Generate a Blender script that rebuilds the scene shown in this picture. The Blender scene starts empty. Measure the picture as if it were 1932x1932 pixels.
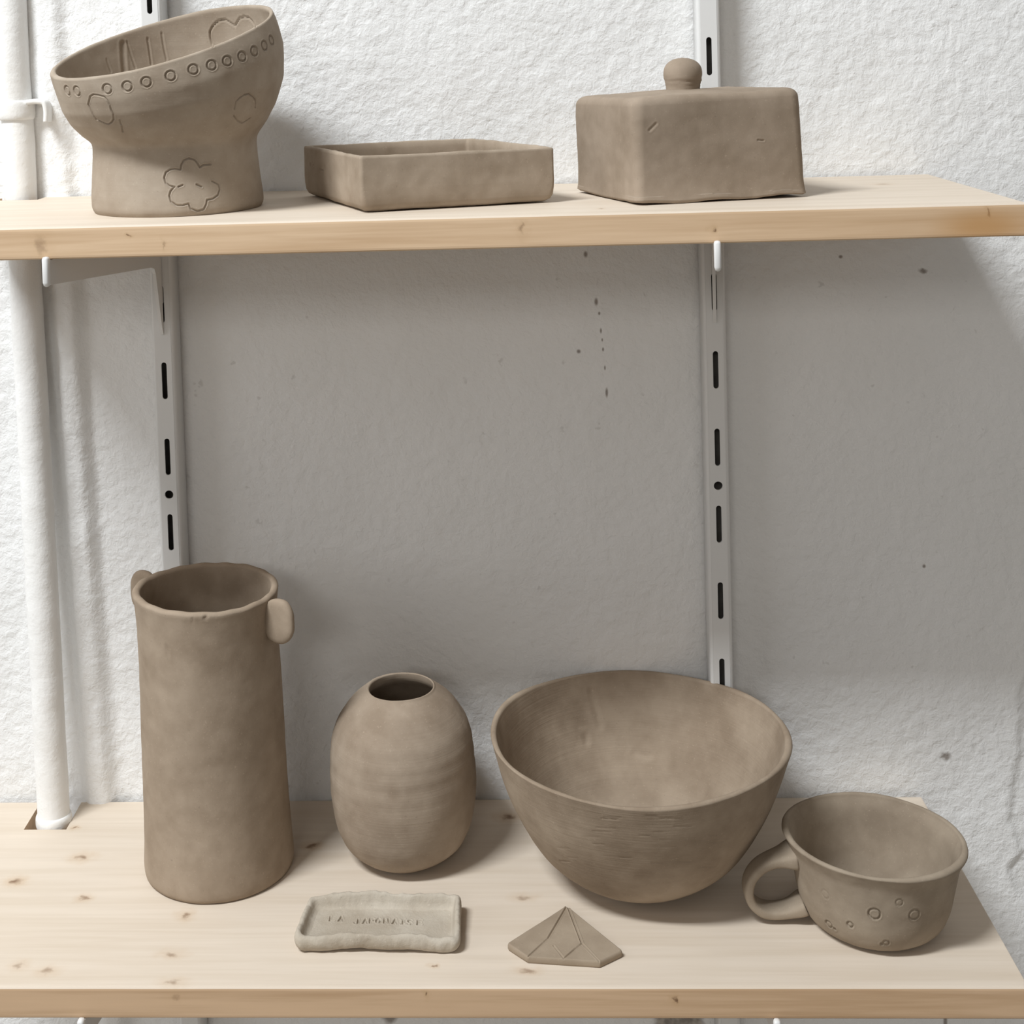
import bpy, bmesh, math, random
import numpy as np
from mathutils import Matrix, Vector, noise

random.seed(7)
scene = bpy.context.scene
COL = scene.collection

# ------------------------------------------------------------------ camera
cam_data = bpy.data.cameras.new('camera')
cam = bpy.data.objects.new('camera', cam_data)
COL.objects.link(cam)
cam_data.sensor_fit = 'HORIZONTAL'
cam_data.sensor_width = 36.0
cam_data.lens = 36.0 * 2755.16 / 1932.0
cam_data.shift_x = (966.0 - 819.17) / 1932.0
cam_data.shift_y = (235.20 - 966.0) / 1932.0
cam_data.clip_start = 0.02
right = Vector((0.99848788, 0.04585445, -0.03032034))
down = Vector((-0.02796202, -0.05122559, -0.99829558))
fwd = Vector((-0.04732948, 0.99763385, -0.04986594))
up = -down
back = -fwd
M = Matrix(((right.x, up.x, back.x, 0.203063),
            (right.y, up.y, back.y, -0.949956),
            (right.z, up.z, back.z, 0.208136),
            (0, 0, 0, 1)))
cam.matrix_world = M
scene.camera = cam

# ------------------------------------------------------------------ world, lights, exposure
world = bpy.data.worlds.new('room_light')
scene.world = world
world.use_nodes = True
wbg = world.node_tree.nodes['Background']
wbg.inputs['Color'].default_value = (1.0, 0.955, 0.90, 1)
wbg.inputs['Strength'].default_value = 0.235


def area_light(name, loc, target, sx, sy, power, color, along_x=False):
    d = bpy.data.lights.new(name, 'AREA')
    d.shape = 'RECTANGLE'
    d.size = sx
    d.size_y = sy
    d.energy = power
    d.color = color
    o = bpy.data.objects.new(name, d)
    COL.objects.link(o)
    o.location = loc
    z = Vector(loc) - Vector(target)
    if along_x:                     # window set in a wall that runs parallel to the shelf wall
        z.x = 0.0
    z.normalize()
    x = Vector((0, 0, 1)).cross(z).normalized()
    y = z.cross(x)
    o.matrix_world = Matrix(((x.x, y.x, z.x, loc[0]), (x.y, y.y, z.y, loc[1]),
                             (x.z, y.z, z.z, loc[2]), (0, 0, 0, 1)))
    return o


# high window to the left behind the photographer, and a second one far behind
area_light('high_window_light', (-0.98, -1.18, 2.05), (0.2, -0.1, 0.0), 1.0, 0.22, 84.0, (0.93, 0.97, 1.0), True)
area_light('side_window_light', (-1.75, -1.15, 0.55), (0.2, -0.05, -0.1), 0.9, 1.1, 6.5, (0.97, 0.98, 1.0))
area_light('far_window_light', (-0.35, -3.2, 1.15), (0.2, 0.0, 0.0), 0.9, 0.45, 11.0, (1.0, 0.97, 0.93))

scene.view_settings.view_transform = 'Standard'
scene.view_settings.look = 'None'
scene.view_settings.gamma = 1.0
scene.view_settings.use_curve_mapping = False
scene.view_settings.exposure = 0.0

# ------------------------------------------------------------------ helpers
ZU, ZL = 0.1201, -0.2893          # tops of the two boards


def link(name, mesh, mat=None, parent=None, loc=(0, 0, 0)):
    o = bpy.data.objects.new(name, mesh)
    COL.objects.link(o)
    if mat:
        mesh.materials.append(mat)
    o.location = loc
    if parent:
        o.parent = parent
    return o


def tag(o, label, cat, group=None):
    o['label'] = label
    o['category'] = cat
    if group:
        o['group'] = group
    return o


def empty(name, loc=(0, 0, 0)):
    o = bpy.data.objects.new(name, None)
    o.empty_display_size = 0.02
    COL.objects.link(o)
    o.location = loc
    return o


def smooth(me):
    me.polygons.foreach_set('use_smooth', [True] * len(me.polygons))
    me.update()


def grid_faces(nr, n, closed=True, offset=0):
    i = np.arange(nr - 1)[:, None]
    j = np.arange(n if closed else n - 1)[None, :]
    j2 = (j + 1) % n
    a = offset + i * n + j
    b = offset + i * n + j2
    c = offset + (i + 1) * n + j2
    d = offset + (i + 1) * n + j
    return np.stack([a, b, c, d], -1).reshape(-1, 4)


def mesh_np(name, co, quads, ngons=()):
    me = bpy.data.meshes.new(name)
    faces = quads.tolist() if len(quads) else []
    faces += [list(f) for f in ngons]
    me.from_pydata(co.tolist(), [], faces)
    me.update()
    smooth(me)
    return me


def loft(name, rings, cap0=True, cap1=True):
    """rings: (nr, n, 3) array, counter-clockwise seen from above going up"""
    rings = np.asarray(rings)
    nr, n, _ = rings.shape
    co = rings.reshape(-1, 3)
    q = grid_faces(nr, n)
    ng = []
    extra = []
    if cap0:
        extra.append(rings[0].mean(0))
        ci = len(co) + len(extra) - 1
        ng += [(ci, (j + 1) % n, j) for j in range(n)]
    if cap1:
        extra.append(rings[-1].mean(0))
        ci = len(co) + len(extra) - 1
        s = (nr - 1) * n
        ng += [(ci, s + j, s + (j + 1) % n) for j in range(n)]
    if extra:
        co = np.vstack([co, np.array(extra)])
    return mesh_np(name, co, q, ng)


def catmull(P, m):
    P = np.asarray(P, float)
    L = np.r_[0, np.cumsum(np.linalg.norm(np.diff(P, axis=0), axis=1))]
    t = np.linspace(0, L[-1], m)
    ext = np.vstack([2 * P[0] - P[1], P, 2 * P[-1] - P[-2]])
    out = []
    for v in t:
        k = min(max(int(np.searchsorted(L, v, side='right') - 1), 0), len(P) - 2)
        u = (v - L[k]) / max(L[k + 1] - L[k], 1e-12)
        p0, p1, p2, p3 = ext[k:k + 4]
        # centripetal-free tension keeps overshoot small
        l = L[k + 1] - L[k]
        lm = L[k] - L[k - 1] if k > 0 else l
        lp = L[k + 2] - L[k + 1] if k + 2 < len(L) else l
        m1 = l * ((p1 - p0) / lm + (p2 - p1) / l) / 2
        m2 = l * ((p2 - p1) / l + (p3 - p2) / lp) / 2
        h = ((2 * u**3 - 3 * u**2 + 1) * p1 + (u**3 - 2 * u**2 + u) * m1
             + (-2 * u**3 + 3 * u**2) * p2 + (u**3 - u**2) * m2)
        out.append(h)
    return np.array(out)


def noise_field(co, scale, seed=0.0, octaves=1):
    out = np.empty(len(co))
    off = Vector((seed * 13.7, seed * 7.3, seed * 3.1))
    if octaves == 1:
        for i, c in enumerate(co):
            out[i] = noise.noise(Vector(c) * scale + off)
    else:
        for i, c in enumerate(co):
            out[i] = noise.fractal(Vector(c) * scale + off, 0.7, 2.0, octaves)
    return out


def normals(me):
    n = np.empty(len(me.vertices) * 3, dtype=np.float32)
    me.vertices.foreach_get('normal', n)
    return n.reshape(-1, 3)


def get_co(me):
    c = np.empty(len(me.vertices) * 3, dtype=np.float32)
    me.vertices.foreach_get('co', c)
    return c.reshape(-1, 3).astype(float)


def set_co(me, co):
    me.vertices.foreach_set('co', np.ascontiguousarray(co, dtype=np.float32).ravel())
    me.update()


def wobble(me, amp, scale, seed, fine=0.0, fscale=200.0):
    co = get_co(me)
    nn = normals(me)
    d = amp * noise_field(co, scale, seed)
    if fine:
        d += fine * noise_field(co, fscale, seed + 3)
    set_co(me, co + nn * d[:, None])


def engrave(me, strokes):
    """strokes: list of (polyline [(x,y,z)...], half width, depth): real grooves pressed into the surface"""
    co = get_co(me)
    nn = normals(me)
    disp = np.zeros(len(co))
    for pts, w, depth in strokes:
        pts = np.asarray(pts, float)
        lo = pts.min(0) - 4 * w
        hi = pts.max(0) + 4 * w
        idx = np.where(np.all((co >= lo) & (co <= hi), axis=1))[0]
        if not len(idx):
            continue
        P = co[idx]
        best = np.full(len(idx), 1e9)
        segs = list(zip(pts[:-1], pts[1:])) if len(pts) > 1 else [(pts[0], pts[0])]
        for a, b in segs:
            ab = b - a
            l2 = ab @ ab
            t = np.clip(((P - a) @ ab) / l2, 0, 1) if l2 > 1e-14 else np.zeros(len(P))
            dd = np.linalg.norm(P - (a + t[:, None] * ab), axis=1)
            best = np.minimum(best, dd)
        x = best / w
        g = -depth * np.exp(-x**2) + 0.22 * depth * np.exp(-((x - 2.0) / 0.7)**2)
        disp[idx] = np.where(np.abs(g) > np.abs(disp[idx]), g, disp[idx])
    set_co(me, co + nn * disp[:, None])


def revolve(name, outer, inner, N, loc_tilt=(0, 0), ab=(0, 0), H=0.1, mo=80, mi=50, smooth_prof=True):
    """outer: (r,h) from base to lip; inner: (r,h) from lip to inner floor"""
    O = catmull(outer, mo) if smooth_prof else np.array(outer)
    Iq = catmull(inner, mi)
    lip0, lip1 = O[-1], Iq[0]
    mid = (lip0 + lip1) / 2
    rad = np.linalg.norm(lip1 - lip0) / 2
    d = (lip1 - lip0) / max(2 * rad, 1e-9)
    upv = np.array([-d[1], d[0]])
    if upv[1] < 0:
        upv = -upv
    arc = [mid - d * rad * math.cos(t) + upv * rad * 0.8 * math.sin(t) for t in np.linspace(0.35, math.pi - 0.35, 6)]
    prof = np.vstack([O, arc, Iq])
    th = np.linspace(0, 2 * math.pi, N, endpoint=False)
    c, s = np.cos(th), np.sin(th)
    r = prof[:, 0][:, None]
    h = prof[:, 1][:, None]
    x = loc_tilt[0] * h + r * c
    y = loc_tilt[1] * h + r * s
    z = h + (h / H) * (ab[0] * r * c + ab[1] * r * s)
    rings = np.stack([x, y, np.broadcast_to(z, x.shape)], -1)
    return loft(name, rings)


def circle3(c, n, r, m=20, squash=1.0):
    c = Vector(c)
    n = Vector(n).normalized()
    e1 = n.orthogonal().normalized()
    e2 = n.cross(e1)
    return [tuple(c + r * (math.cos(t) * e1 + squash * math.sin(t) * e2)) for t in np.linspace(0, 2 * math.pi, m)]


def sweep(name, path, upvec, w, t, nseg=24, m=48, wfun=None):
    """strap with rounded section swept along a path; w along upvec, t across"""
    P = catmull(path, m)
    T = np.gradient(P, axis=0)
    T /= np.linalg.norm(T, axis=1)[:, None]
    U = np.asarray(upvec, float)
    rings = []
    th = np.linspace(0, 2 * math.pi, nseg, endpoint=False)
    cx = np.sign(np.cos(th)) * np.abs(np.cos(th))**0.40
    cy = np.sign(np.sin(th)) * np.abs(np.sin(th))**0.62
    for k in range(m):
        u = U - (U @ T[k]) * T[k]
        u /= np.linalg.norm(u)
        v = np.cross(T[k], u)
        f = wfun(k / (m - 1)) if wfun else (1, 1)
        rings.append(P[k] + np.outer(cx * w / 2 * f[0], u) + np.outer(cy * t / 2 * f[1], v))
    return loft(name, rings)


# ------------------------------------------------------------------ materials
class NT:
    def __init__(self, name):
        self.m = bpy.data.materials.new(name)
        self.m.use_nodes = True
        self.t = self.m.node_tree
        self.b = self.t.nodes['Principled BSDF']
        self.coord = self.t.nodes.new('ShaderNodeTexCoord').outputs['Object']

    def n(self, typ, **kw):
        nd = self.t.nodes.new(typ)
        for k, v in kw.items():
            setattr(nd, k, v)
        return nd

    def set(self, sock, v):
        if hasattr(v, 'is_linked') or isinstance(v, bpy.types.NodeSocket):
            self.t.links.new(v, sock)
        else:
            sock.default_value = v

    def math(self, op, a, b=None, clamp=False):
        nd = self.n('ShaderNodeMath', operation=op, use_clamp=clamp)
        self.set(nd.inputs[0], a)
        if b is not None:
            self.set(nd.inputs[1], b)
        return nd.outputs[0]

    def vmath(self, op, a, b=None):
        nd = self.n('ShaderNodeVectorMath', operation=op)
        self.set(nd.inputs[0], a)
        if b is not None:
            self.set(nd.inputs[1], b)
        return nd.outputs['Value'] if op in ('LENGTH', 'DOT_PRODUCT', 'DISTANCE') else nd.outputs[0]

    def noise(self, scale, detail=2.0, rough=0.5, vec=None, dist=0.0):
        nd = self.n('ShaderNodeTexNoise')
        self.set(nd.inputs['Vector'], vec if vec is not None else self.coord)
        nd.inputs['Scale'].default_value = scale
        nd.inputs['Detail'].default_value = detail
        nd.inputs['Roughness'].default_value = rough
        nd.inputs['Distortion'].default_value = dist
        return nd.outputs['Fac']

    def ramp(self, fac, stops, interp='LINEAR'):
        nd = self.n('ShaderNodeValToRGB')
        cr = nd.color_ramp
        cr.interpolation = interp
        while len(cr.elements) < len(stops):
            cr.elements.new(0.5)
        for e, (p, c) in zip(cr.elements, stops):
            e.position = p
            e.color = c if len(c) == 4 else (*c, 1)
        self.set(nd.inputs[0], fac)
        return nd.outputs[0]

    def maprange(self, v, a, b, c, d, kind='SMOOTHSTEP'):
        nd = self.n('ShaderNodeMapRange', interpolation_type=kind)
        self.set(nd.inputs[0], v)
        for i, x in enumerate((a, b, c, d)):
            nd.inputs[i + 1].default_value = x
        return nd.outputs[0]

    def mix(self, fac, a, b, mode='MIX'):
        nd = self.n('ShaderNodeMix', data_type='RGBA', blend_type=mode)
        self.set(nd.inputs[0], fac)
        for s, v in ((nd.inputs[6], a), (nd.inputs[7], b)):
            if isinstance(v, tuple):
                v = v if len(v) == 4 else (*v, 1)
            self.set(s, v)
        return nd.outputs[2]

    def bump(self, height, strength, dist, prev=None):
        nd = self.n('ShaderNodeBump')
        nd.inputs['Strength'].default_value = strength
        nd.inputs['Distance'].default_value = dist
        self.set(nd.inputs['Height'], height)
        if prev is not None:
            self.set(nd.inputs['Normal'], prev)
        return nd.outputs[0]

    def spot(self, c, r, soft=0.35, warp=None, warp_amt=0.0):
        v = self.vmath('SUBTRACT', self.coord if warp is None else warp, c)
        v = self.vmath('MULTIPLY', v, tuple(1.0 / x if x else 0.0 for x in r))
        return self.maprange(self.vmath('LENGTH', v), soft, 1.0, 1.0, 0.0)

    def out(self, color=None, rough=None, normal=None, spec=None):
        if color is not None:
            self.set(self.b.inputs['Base Color'], color if not isinstance(color, tuple) else (*color[:3], 1))
        if rough is not None:
            self.set(self.b.inputs['Roughness'], rough)
        if normal is not None:
            self.set(self.b.inputs['Normal'], normal)
        if spec is not None:
            self.b.inputs['Specular IOR Level'].default_value = spec
        return self.m


def clay(name, light, dark, streak=0.0, bump=0.25, seed=0.0, fine=0.0004):
    k = NT(name)
    vec = k.vmath('ADD', k.coord, (seed, seed * 1.7, seed * 0.6))
    big = k.noise(22.0, 3.0, 0.55, vec)
    mid = k.noise(75.0, 3.0, 0.6, vec)
    f = k.math('ADD', k.math('MULTIPLY', big, 0.65), k.math('MULTIPLY', mid, 0.35))
    col = k.ramp(f, [(0.36, dark), (0.62, light)])
    speck = k.noise(900.0, 1.0, 0.5, vec)
    col = k.mix(k.maprange(speck, 0.66, 0.78, 0.0, 0.35), col, (light[0] * 1.3, light[1] * 1.3, light[2] * 1.3))
    col = k.mix(k.maprange(speck, 0.30, 0.20, 0.0, 0.35), col, (dark[0] * 0.6, dark[1] * 0.6, dark[2] * 0.6))
    nrm = k.bump(k.noise(420.0, 4.0, 0.65, vec), bump, fine)
    if streak:
        sv = k.vmath('MULTIPLY', vec, (18.0, 18.0, 700.0))
        st = k.noise(1.0, 2.0, 0.6, sv)
        nrm = k.bump(st, streak, 0.0005, nrm)
    return k.out(col, 0.88, nrm, 0.2)


CL = (0.365, 0.292, 0.222)
CD = (0.262, 0.203, 0.147)
clay_foot = clay('clay_footed_bowl', (0.385, 0.322, 0.255), (0.295, 0.236, 0.178), 0.12, 0.2, 1.0)
clay_tray = clay('clay_tray', (0.375, 0.305, 0.235), (0.275, 0.216, 0.158), 0.0, 0.2, 2.0)
clay_dish = clay('clay_lid', (0.335, 0.268, 0.205), (0.25, 0.195, 0.143), 0.0, 0.2, 3.0)
clay_tall = clay('clay_cylinder', (0.37, 0.295, 0.222), (0.268, 0.206, 0.148), 0.0, 0.22, 4.0)
clay_vase = clay('clay_round_vase', (0.385, 0.312, 0.24), (0.275, 0.213, 0.156), 0.25, 0.2, 5.0)
clay_bowl = clay('clay_bowl', (0.37, 0.296, 0.222), (0.258, 0.198, 0.142), 0.35, 0.22, 6.0)
clay_mug = clay('clay_mug', (0.355, 0.292, 0.222), (0.255, 0.203, 0.15), 0.0, 0.22, 7.0)
clay_soap = clay('clay_dry_grey', (0.50, 0.448, 0.372), (0.39, 0.335, 0.265), 0.0, 0.5, 8.0, 0.0008)
clay_tile = clay('clay_tile', (0.36, 0.29, 0.215), (0.275, 0.215, 0.155), 0.0, 0.2, 9.0)


def wall_material():
    k = NT('white_plaster')
    a = k.noise(190.0, 4.0, 0.6, None, 0.3)
    b = k.noise(420.0, 3.0, 0.55)
    nrm = k.bump(a, 0.6, 0.0019)
    nrm = k.bump(b, 0.3, 0.0006, nrm)
    big = k.noise(7.0, 4.0, 0.6)
    col = k.ramp(big, [(0.3, (0.82, 0.82, 0.81)), (0.7, (0.865, 0.865, 0.86))])
    # pits and dirt flecks of the old wall
    pit = k.noise(95.0, 1.0, 0.4)
    fleck = k.noise(240.0, 1.0, 0.5)
    m = k.math('MULTIPLY', k.maprange(pit, 0.66, 0.74, 0, 1), k.maprange(fleck, 0.62, 0.72, 0, 1))
    col = k.mix(k.math('MULTIPLY', m, 0.22), col, (0.25, 0.22, 0.19))
    wv = k.n('ShaderNodeTexNoise')
    wv.inputs['Scale'].default_value = 160.0
    wv.inputs['Detail'].default_value = 3.0
    k.set(wv.inputs['Vector'], k.coord)
    wvec = k.vmath('ADD', k.coord, k.vmath('MULTIPLY', k.vmath('SUBTRACT', wv.outputs['Color'], (0.5, 0.5, 0.5)), (0.006, 0, 0.006)))
    marks = [(0.2543, 0.0732, .0012, .0018), (0.2604, 0.0417, .0011, .0022), (0.2622, 0.034, .0007, .001),
             (0.263, 0.0225, .0006, .0016), (0.2641, 0.0102, .0006, .0012), (0.2658, -0.0185, .0008, .0028),
             (0.265, -0.002, .0005, .0014), (0.2637, 0.0165, .0005, .001),
             (0.4188, 0.0676, .0012, .001), (0.471, 0.057, .0028, .0015), (0.2482, 0.0092, .0012, .0012),
             (0.4818, -0.2643, .0030, .0024), (0.4694, -0.1371, .001, .0012), (0.1096, -0.4425, .0042, .0030),
             (0.3367, -0.4448, .004, .0022), (0.4792, -0.445, .0012, .009)]
    acc = None
    for x, z, rx, rz in marks:
        s = k.spot((x, 0, z), (rx * 1.6, 0, rz * 1.6), 0.25, wvec if rx > 0.0025 else None)
        acc = s if acc is None else k.math('MAXIMUM', acc, s)
    col = k.mix(k.math('MULTIPLY', acc, 0.75), col, (0.16, 0.12, 0.09))
    # bare mortar under the lower board
    patch = k.spot((0.3035, 0, -0.460), (0.022, 0, 0.030), 0.75, wvec)
    col = k.mix(k.math('MULTIPLY', patch, 0.85), col, k.ramp(fleck, [(0.35, (0.16, 0.135, 0.11)), (0.65, (0.36, 0.32, 0.27))]))
    return k.out(col, 0.92, nrm, 0.15)


def wood_material(name, base, dark, knots, axis, gscale=1.0, stains=()):
    """pale softwood; grain runs along x; knots: (x, other, rx, ro, strength)"""
    k = NT(name)
    v = k.vmath('MULTIPLY', k.coord, (5.0, 95.0 * gscale, 95.0 * gscale))
    g1 = k.noise(1.0, 4.0, 0.55, v, 0.4)
    v2 = k.vmath('MULTIPLY', k.coord, (18.0, 520.0, 520.0))
    g2 = k.noise(1.0, 2.0, 0.5, v2)
    f = k.math('ADD', k.math('MULTIPLY', g1, 0.75), k.math('MULTIPLY', g2, 0.25))
    mid = tuple((a + b) / 2 for a, b in zip(base, dark))
    col = k.ramp(f, [(0.30, dark), (0.44, mid), (0.56, base), (0.75, tuple(min(1, c * 1.06) for c in base))])
    blot = k.noise(14.0, 3.0, 0.6)
    col = k.mix(k.maprange(blot, 0.5, 0.72, 0, 0.35), col, mid)
    wn = k.n('ShaderNodeTexNoise')
    wn.inputs['Scale'].default_value = 170.0
    wn.inputs['Detail'].default_value = 4.0
    k.set(wn.inputs['Vector'], k.coord)
    wv = k.vmath('ADD', k.coord, k.vmath('MULTIPLY', k.vmath('SUBTRACT', wn.outputs['Color'], (0.5, 0.5, 0.5)), (0.011, 0.008, 0.007)))
    for x, o, rx, ro, st in knots:
        if axis == 'y':
            c, halo, core = (x, o, 0), (rx * 2.8, ro * 2.4, 0), (rx, ro, 0)
        else:
            c, halo, core = (x, 0, o), (rx * 2.8, 0, ro * 2.4), (rx, 0, ro)
        col = k.mix(k.math('MULTIPLY', k.spot(c, halo, 0.0, wv), 0.55 * st), col, (0.50, 0.33, 0.18))
        col = k.mix(k.math('MULTIPLY', k.spot(c, core, 0.1, wv), 0.9 * st), col, (0.16, 0.085, 0.045))
    for c, r, cc, st in stains:
        col = k.mix(k.math('MULTIPLY', k.spot(c, r, 0.1), st), col, cc)
    nrm = k.bump(f, 0.12, 0.0006)
    return k.out(col, 0.62, nrm, 0.25)


WT, WTD = (0.665, 0.575, 0.475), (0.60, 0.505, 0.40)
WE, WED = (0.61, 0.425, 0.27), (0.47, 0.305, 0.175)
wood_low_top = wood_material('pale_wood_lower_top', WT, WTD, [
    (-0.0734, -0.0706, .005, .0045, .75), (-0.1071, -0.0967, .0045, .0042, .9), (-0.0598, -0.1142, .003, .0032, .7),
    (-0.0601, -0.1835, .0045, .0035, .55), (-0.077, -0.1798, .0035, .004, .45), (0.0054, -0.1321, .0035, .0042, .7),
    (0.0059, -0.1686, .005, .003, .55), (0.0122, -0.1936, .005, .0032, .5), (0.0697, -0.0584, .0042, .0035, .85),
    (0.194, -0.0246, .0055, .005, .9), (0.2022, -0.1155, .0055, .003, .5), (0.2032, -0.1838, .005, .0025, .6),
    (0.1522, -0.1787, .0016, .0016, .7), (-0.088, -0.035, .0016, .002, .8)], 'y')
wood_up_top = wood_material('pale_wood_upper_top', WT, WTD, [
    (0.43, -0.06, .005, .004, .4), (0.255, -0.155, .0025, .002, .5)], 'y')
wood_low_edge = wood_material('pale_wood_lower_edge', WE, WED, [
    (0.1484, -0.293, .0012, .002, 1.0), (0.2803, -0.2965, .0012, .0028, 1.0), (0.0138, -0.2942, .004, .002, .3)], 'z')
wood_up_edge = wood_material('pale_wood_upper_edge', (0.70, 0.51, 0.335), (0.55, 0.37, 0.22), [
    (-0.047, 0.1097, .0042, .0075, .42), (0.0009, 0.1143, .0012, .001, .9), (0.2114, 0.1134, .0016, .005, .5),
    (0.3119, 0.1103, .0013, .002, .95), (0.455, 0.1157, .0012, .003, .8), (0.0194, 0.1095, .001, .003, .4)], 'z', 1.0,
    [((0.452, 0, 0.108), (0.035, 0, 0.014), (0.50, 0.27, 0.10), 0.75)])

k = NT('white_enamel')
white_paint = k.out((0.74, 0.74, 0.73), 0.38, k.bump(k.noise(240.0, 2.0), 0.04, 0.0004), 0.4)
k = NT('bracket_enamel')
bracket_paint = k.out((0.72, 0.71, 0.69), 0.42, k.bump(k.noise(260.0, 2.0), 0.04, 0.0004), 0.4)
k = NT('slot_shade_grey')
channel_dark = k.out(k.ramp(k.noise(120.0), [(0.3, (0.14, 0.13, 0.12)), (0.7, (0.2, 0.19, 0.17))]), 0.7, None, 0.2)  # dark grey stands in for the shade inside the rail slots
k = NT('thick_pipe_paint')
pipe_n = k.bump(k.noise(150.0, 4.0, 0.6), 0.5, 0.0012)
pipe_paint = k.out(k.ramp(k.noise(25.0, 3.0), [(0.3, (0.80, 0.79, 0.765)), (0.7, (0.86, 0.855, 0.84))]), 0.55,
                   k.bump(k.noise(500.0, 2.0), 0.2, 0.0003, pipe_n), 0.3)
wall_mat = wall_material()

# ------------------------------------------------------------------ the wall
xs = np.r_[np.arange(-1.30, -0.22, 0.010), np.arange(-0.22, 0.62, 0.0022), np.arange(0.62, 1.7001, 0.010)]
zs = np.r_[np.arange(-1.06, -0.50, 0.010), np.arange(-0.50, 0.32, 0.0022), np.arange(0.32, 1.3001, 0.010)]
X, Z = np.meshgrid(xs, zs)
pts = np.stack([X.ravel(), np.zeros(X.size), Z.ravel()], -1)
rel = 0.0008 * noise_field(pts, 22.0, 1.0) + 0.0003 * noise_field(pts, 80.0, 2.0) + 0.0004 * noise_field(pts, 170.0, 3.0)
Y = 0.0016 - rel
xr, zr = pts[:, 0], pts[:, 2]
# plastered-over chase beside the pipe
cx = -0.092 + (0.1195 - zr) * 0.0245
prom = np.where(zr > 0.1195, 0.0045, 0.0075)
Y -= prom * np.exp(-((xr - cx) / 0.0095)**4) * (1 + 0.25 * noise_field(pts, 35.0, 4.0))
# the old plaster coat has broken away right of the boards, leaving a ragged step
zk = np.array([-0.80, -0.46, -0.385, -0.355, -0.341, -0.3285, -0.3146, -0.304, -0.2867, -0.2588, -0.2204, -0.2106, -0.203, 0.6])
xk = np.array([0.62, 0.575, 0.545, 0.525, 0.5195, 0.529, 0.5225, 0.5205, 0.5225, 0.5275, 0.5285, 0.5335, 0.575, 0.62])
edge = np.interp(zr, zk, xk) + 0.0012 * noise_field(pts, 140.0, 5.0)
t = np.clip((xr - edge) / 0.0050, 0, 1)
Y += 0.0020 * t * t * (3 - 2 * t) * np.clip((0.9 - xr) / 0.2, 0, 1)
co = np.stack([xr, Y, zr], -1)
nz, nx = X.shape
i = np.arange(nz - 1)[:, None]
j = np.arange(nx - 1)[None, :]
q = np.stack([i * nx + j, i * nx + j + 1, (i + 1) * nx + j + 1, (i + 1) * nx + j], -1).reshape(-1, 4)
# give the wall a body
bco = np.array([[xs[0], 0.12, zs[0]], [xs[-1], 0.12, zs[0]], [xs[-1], 0.12, zs[-1]], [xs[0], 0.12, zs[-1]]])
b0 = len(co)
ng = [(b0 + 3, b0 + 2, b0 + 1, b0)]
wall = link('wall_back', mesh_np('wall_back', np.vstack([co, bco]), q, ng), wall_mat)
wall['kind'] = 'structure'

# the floor of the room, far below the boards
k = NT('grey_concrete')
fc = k.ramp(k.noise(6.0, 5.0, 0.6), [(0.3, (0.29, 0.265, 0.23)), (0.7, (0.36, 0.33, 0.29))])
floor_mat = k.out(fc, 0.85, k.bump(k.noise(90.0, 3.0), 0.3, 0.001), 0.2)
fl = bpy.data.meshes.new('floor')
fv = [(x, y, z) for z in (-1.12, -1.02) for x, y in ((-2.6, -3.6), (2.6, -3.6), (2.6, 0.12), (-2.6, 0.12))]
fl.from_pydata(fv, [], [(3, 2, 1, 0), (4, 5, 6, 7), (0, 1, 5, 4), (1, 2, 6, 5), (2, 3, 7, 6), (3, 0, 4, 7)])
fl.update()
floor = link('floor', fl, floor_mat)
floor['kind'] = 'structure'


# ------------------------------------------------------------------ boards
def board(name, ztop, depth, xl, xr, mat_top, mat_edge, pipe_notch, label):
    th = 0.0175
    yb = -0.003
    pts = [(xl, -depth), (xr, -depth), (xr, yb)]
    for rx in (0.334,):
        pts += [(rx + 0.0115, yb), (rx + 0.0115, -0.0225), (rx - 0.0115, -0.0225), (rx - 0.0115, yb)]
    for rx in (-0.0214,):
        pts += [(rx + 0.0115, yb), (rx + 0.0115, -0.0225), (rx - 0.0115, -0.0225), (rx - 0.0115, yb)]
    pts += [(pipe_notch[1], yb), (pipe_notch[1], pipe_notch[2]), (pipe_notch[0], pipe_notch[2]), (pipe_notch[0], yb)]
    pts += [(xl, yb)]
    bm = bmesh.new()
    vs = [bm.verts.new((x, y, ztop - th)) for x, y in pts]
    f = bm.faces.new(vs)
    r = bmesh.ops.extrude_face_region(bm, geom=[f])
    bmesh.ops.translate(bm, vec=(0, 0, th), verts=[v for v in r['geom'] if isinstance(v, bmesh.types.BMVert)])
    bmesh.ops.recalc_face_normals(bm, faces=bm.faces)
    es = [e for e in bm.edges if all(abs(v.co.y + depth) < 1e-5 for v in e.verts) and abs(e.verts[0].co.x - e.verts[1].co.x) > 0.1]
    bmesh.ops.bevel(bm, geom=es, offset=0.0019, segments=3, profile=0.6, affect='EDGES')
    ends = [e for e in bm.edges if all(abs(v.co.x - xr) < 1e-5 for v in e.verts) and abs(e.verts[0].co.z - e.verts[1].co.z) < 1e-6 and abs(e.verts[0].co.y - e.verts[1].co.y) > 0.02]
    bmesh.ops.bevel(bm, geom=ends, offset=0.0008, segments=2, profile=0.6, affect='EDGES')
    me = bpy.data.meshes.new(name)
    bm.to_mesh(me)
    bm.free()
    o = link(name, me)
    me.materials.append(mat_top)
    me.materials.append(mat_edge)
    for p in me.polygons:
        p.material_index = 1 if (p.normal.y < -0.72 or abs(p.normal.x) > 0.9 or p.normal.z < -0.2) else 0
    tag(o, label, 'shelf board')
    return o


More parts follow.
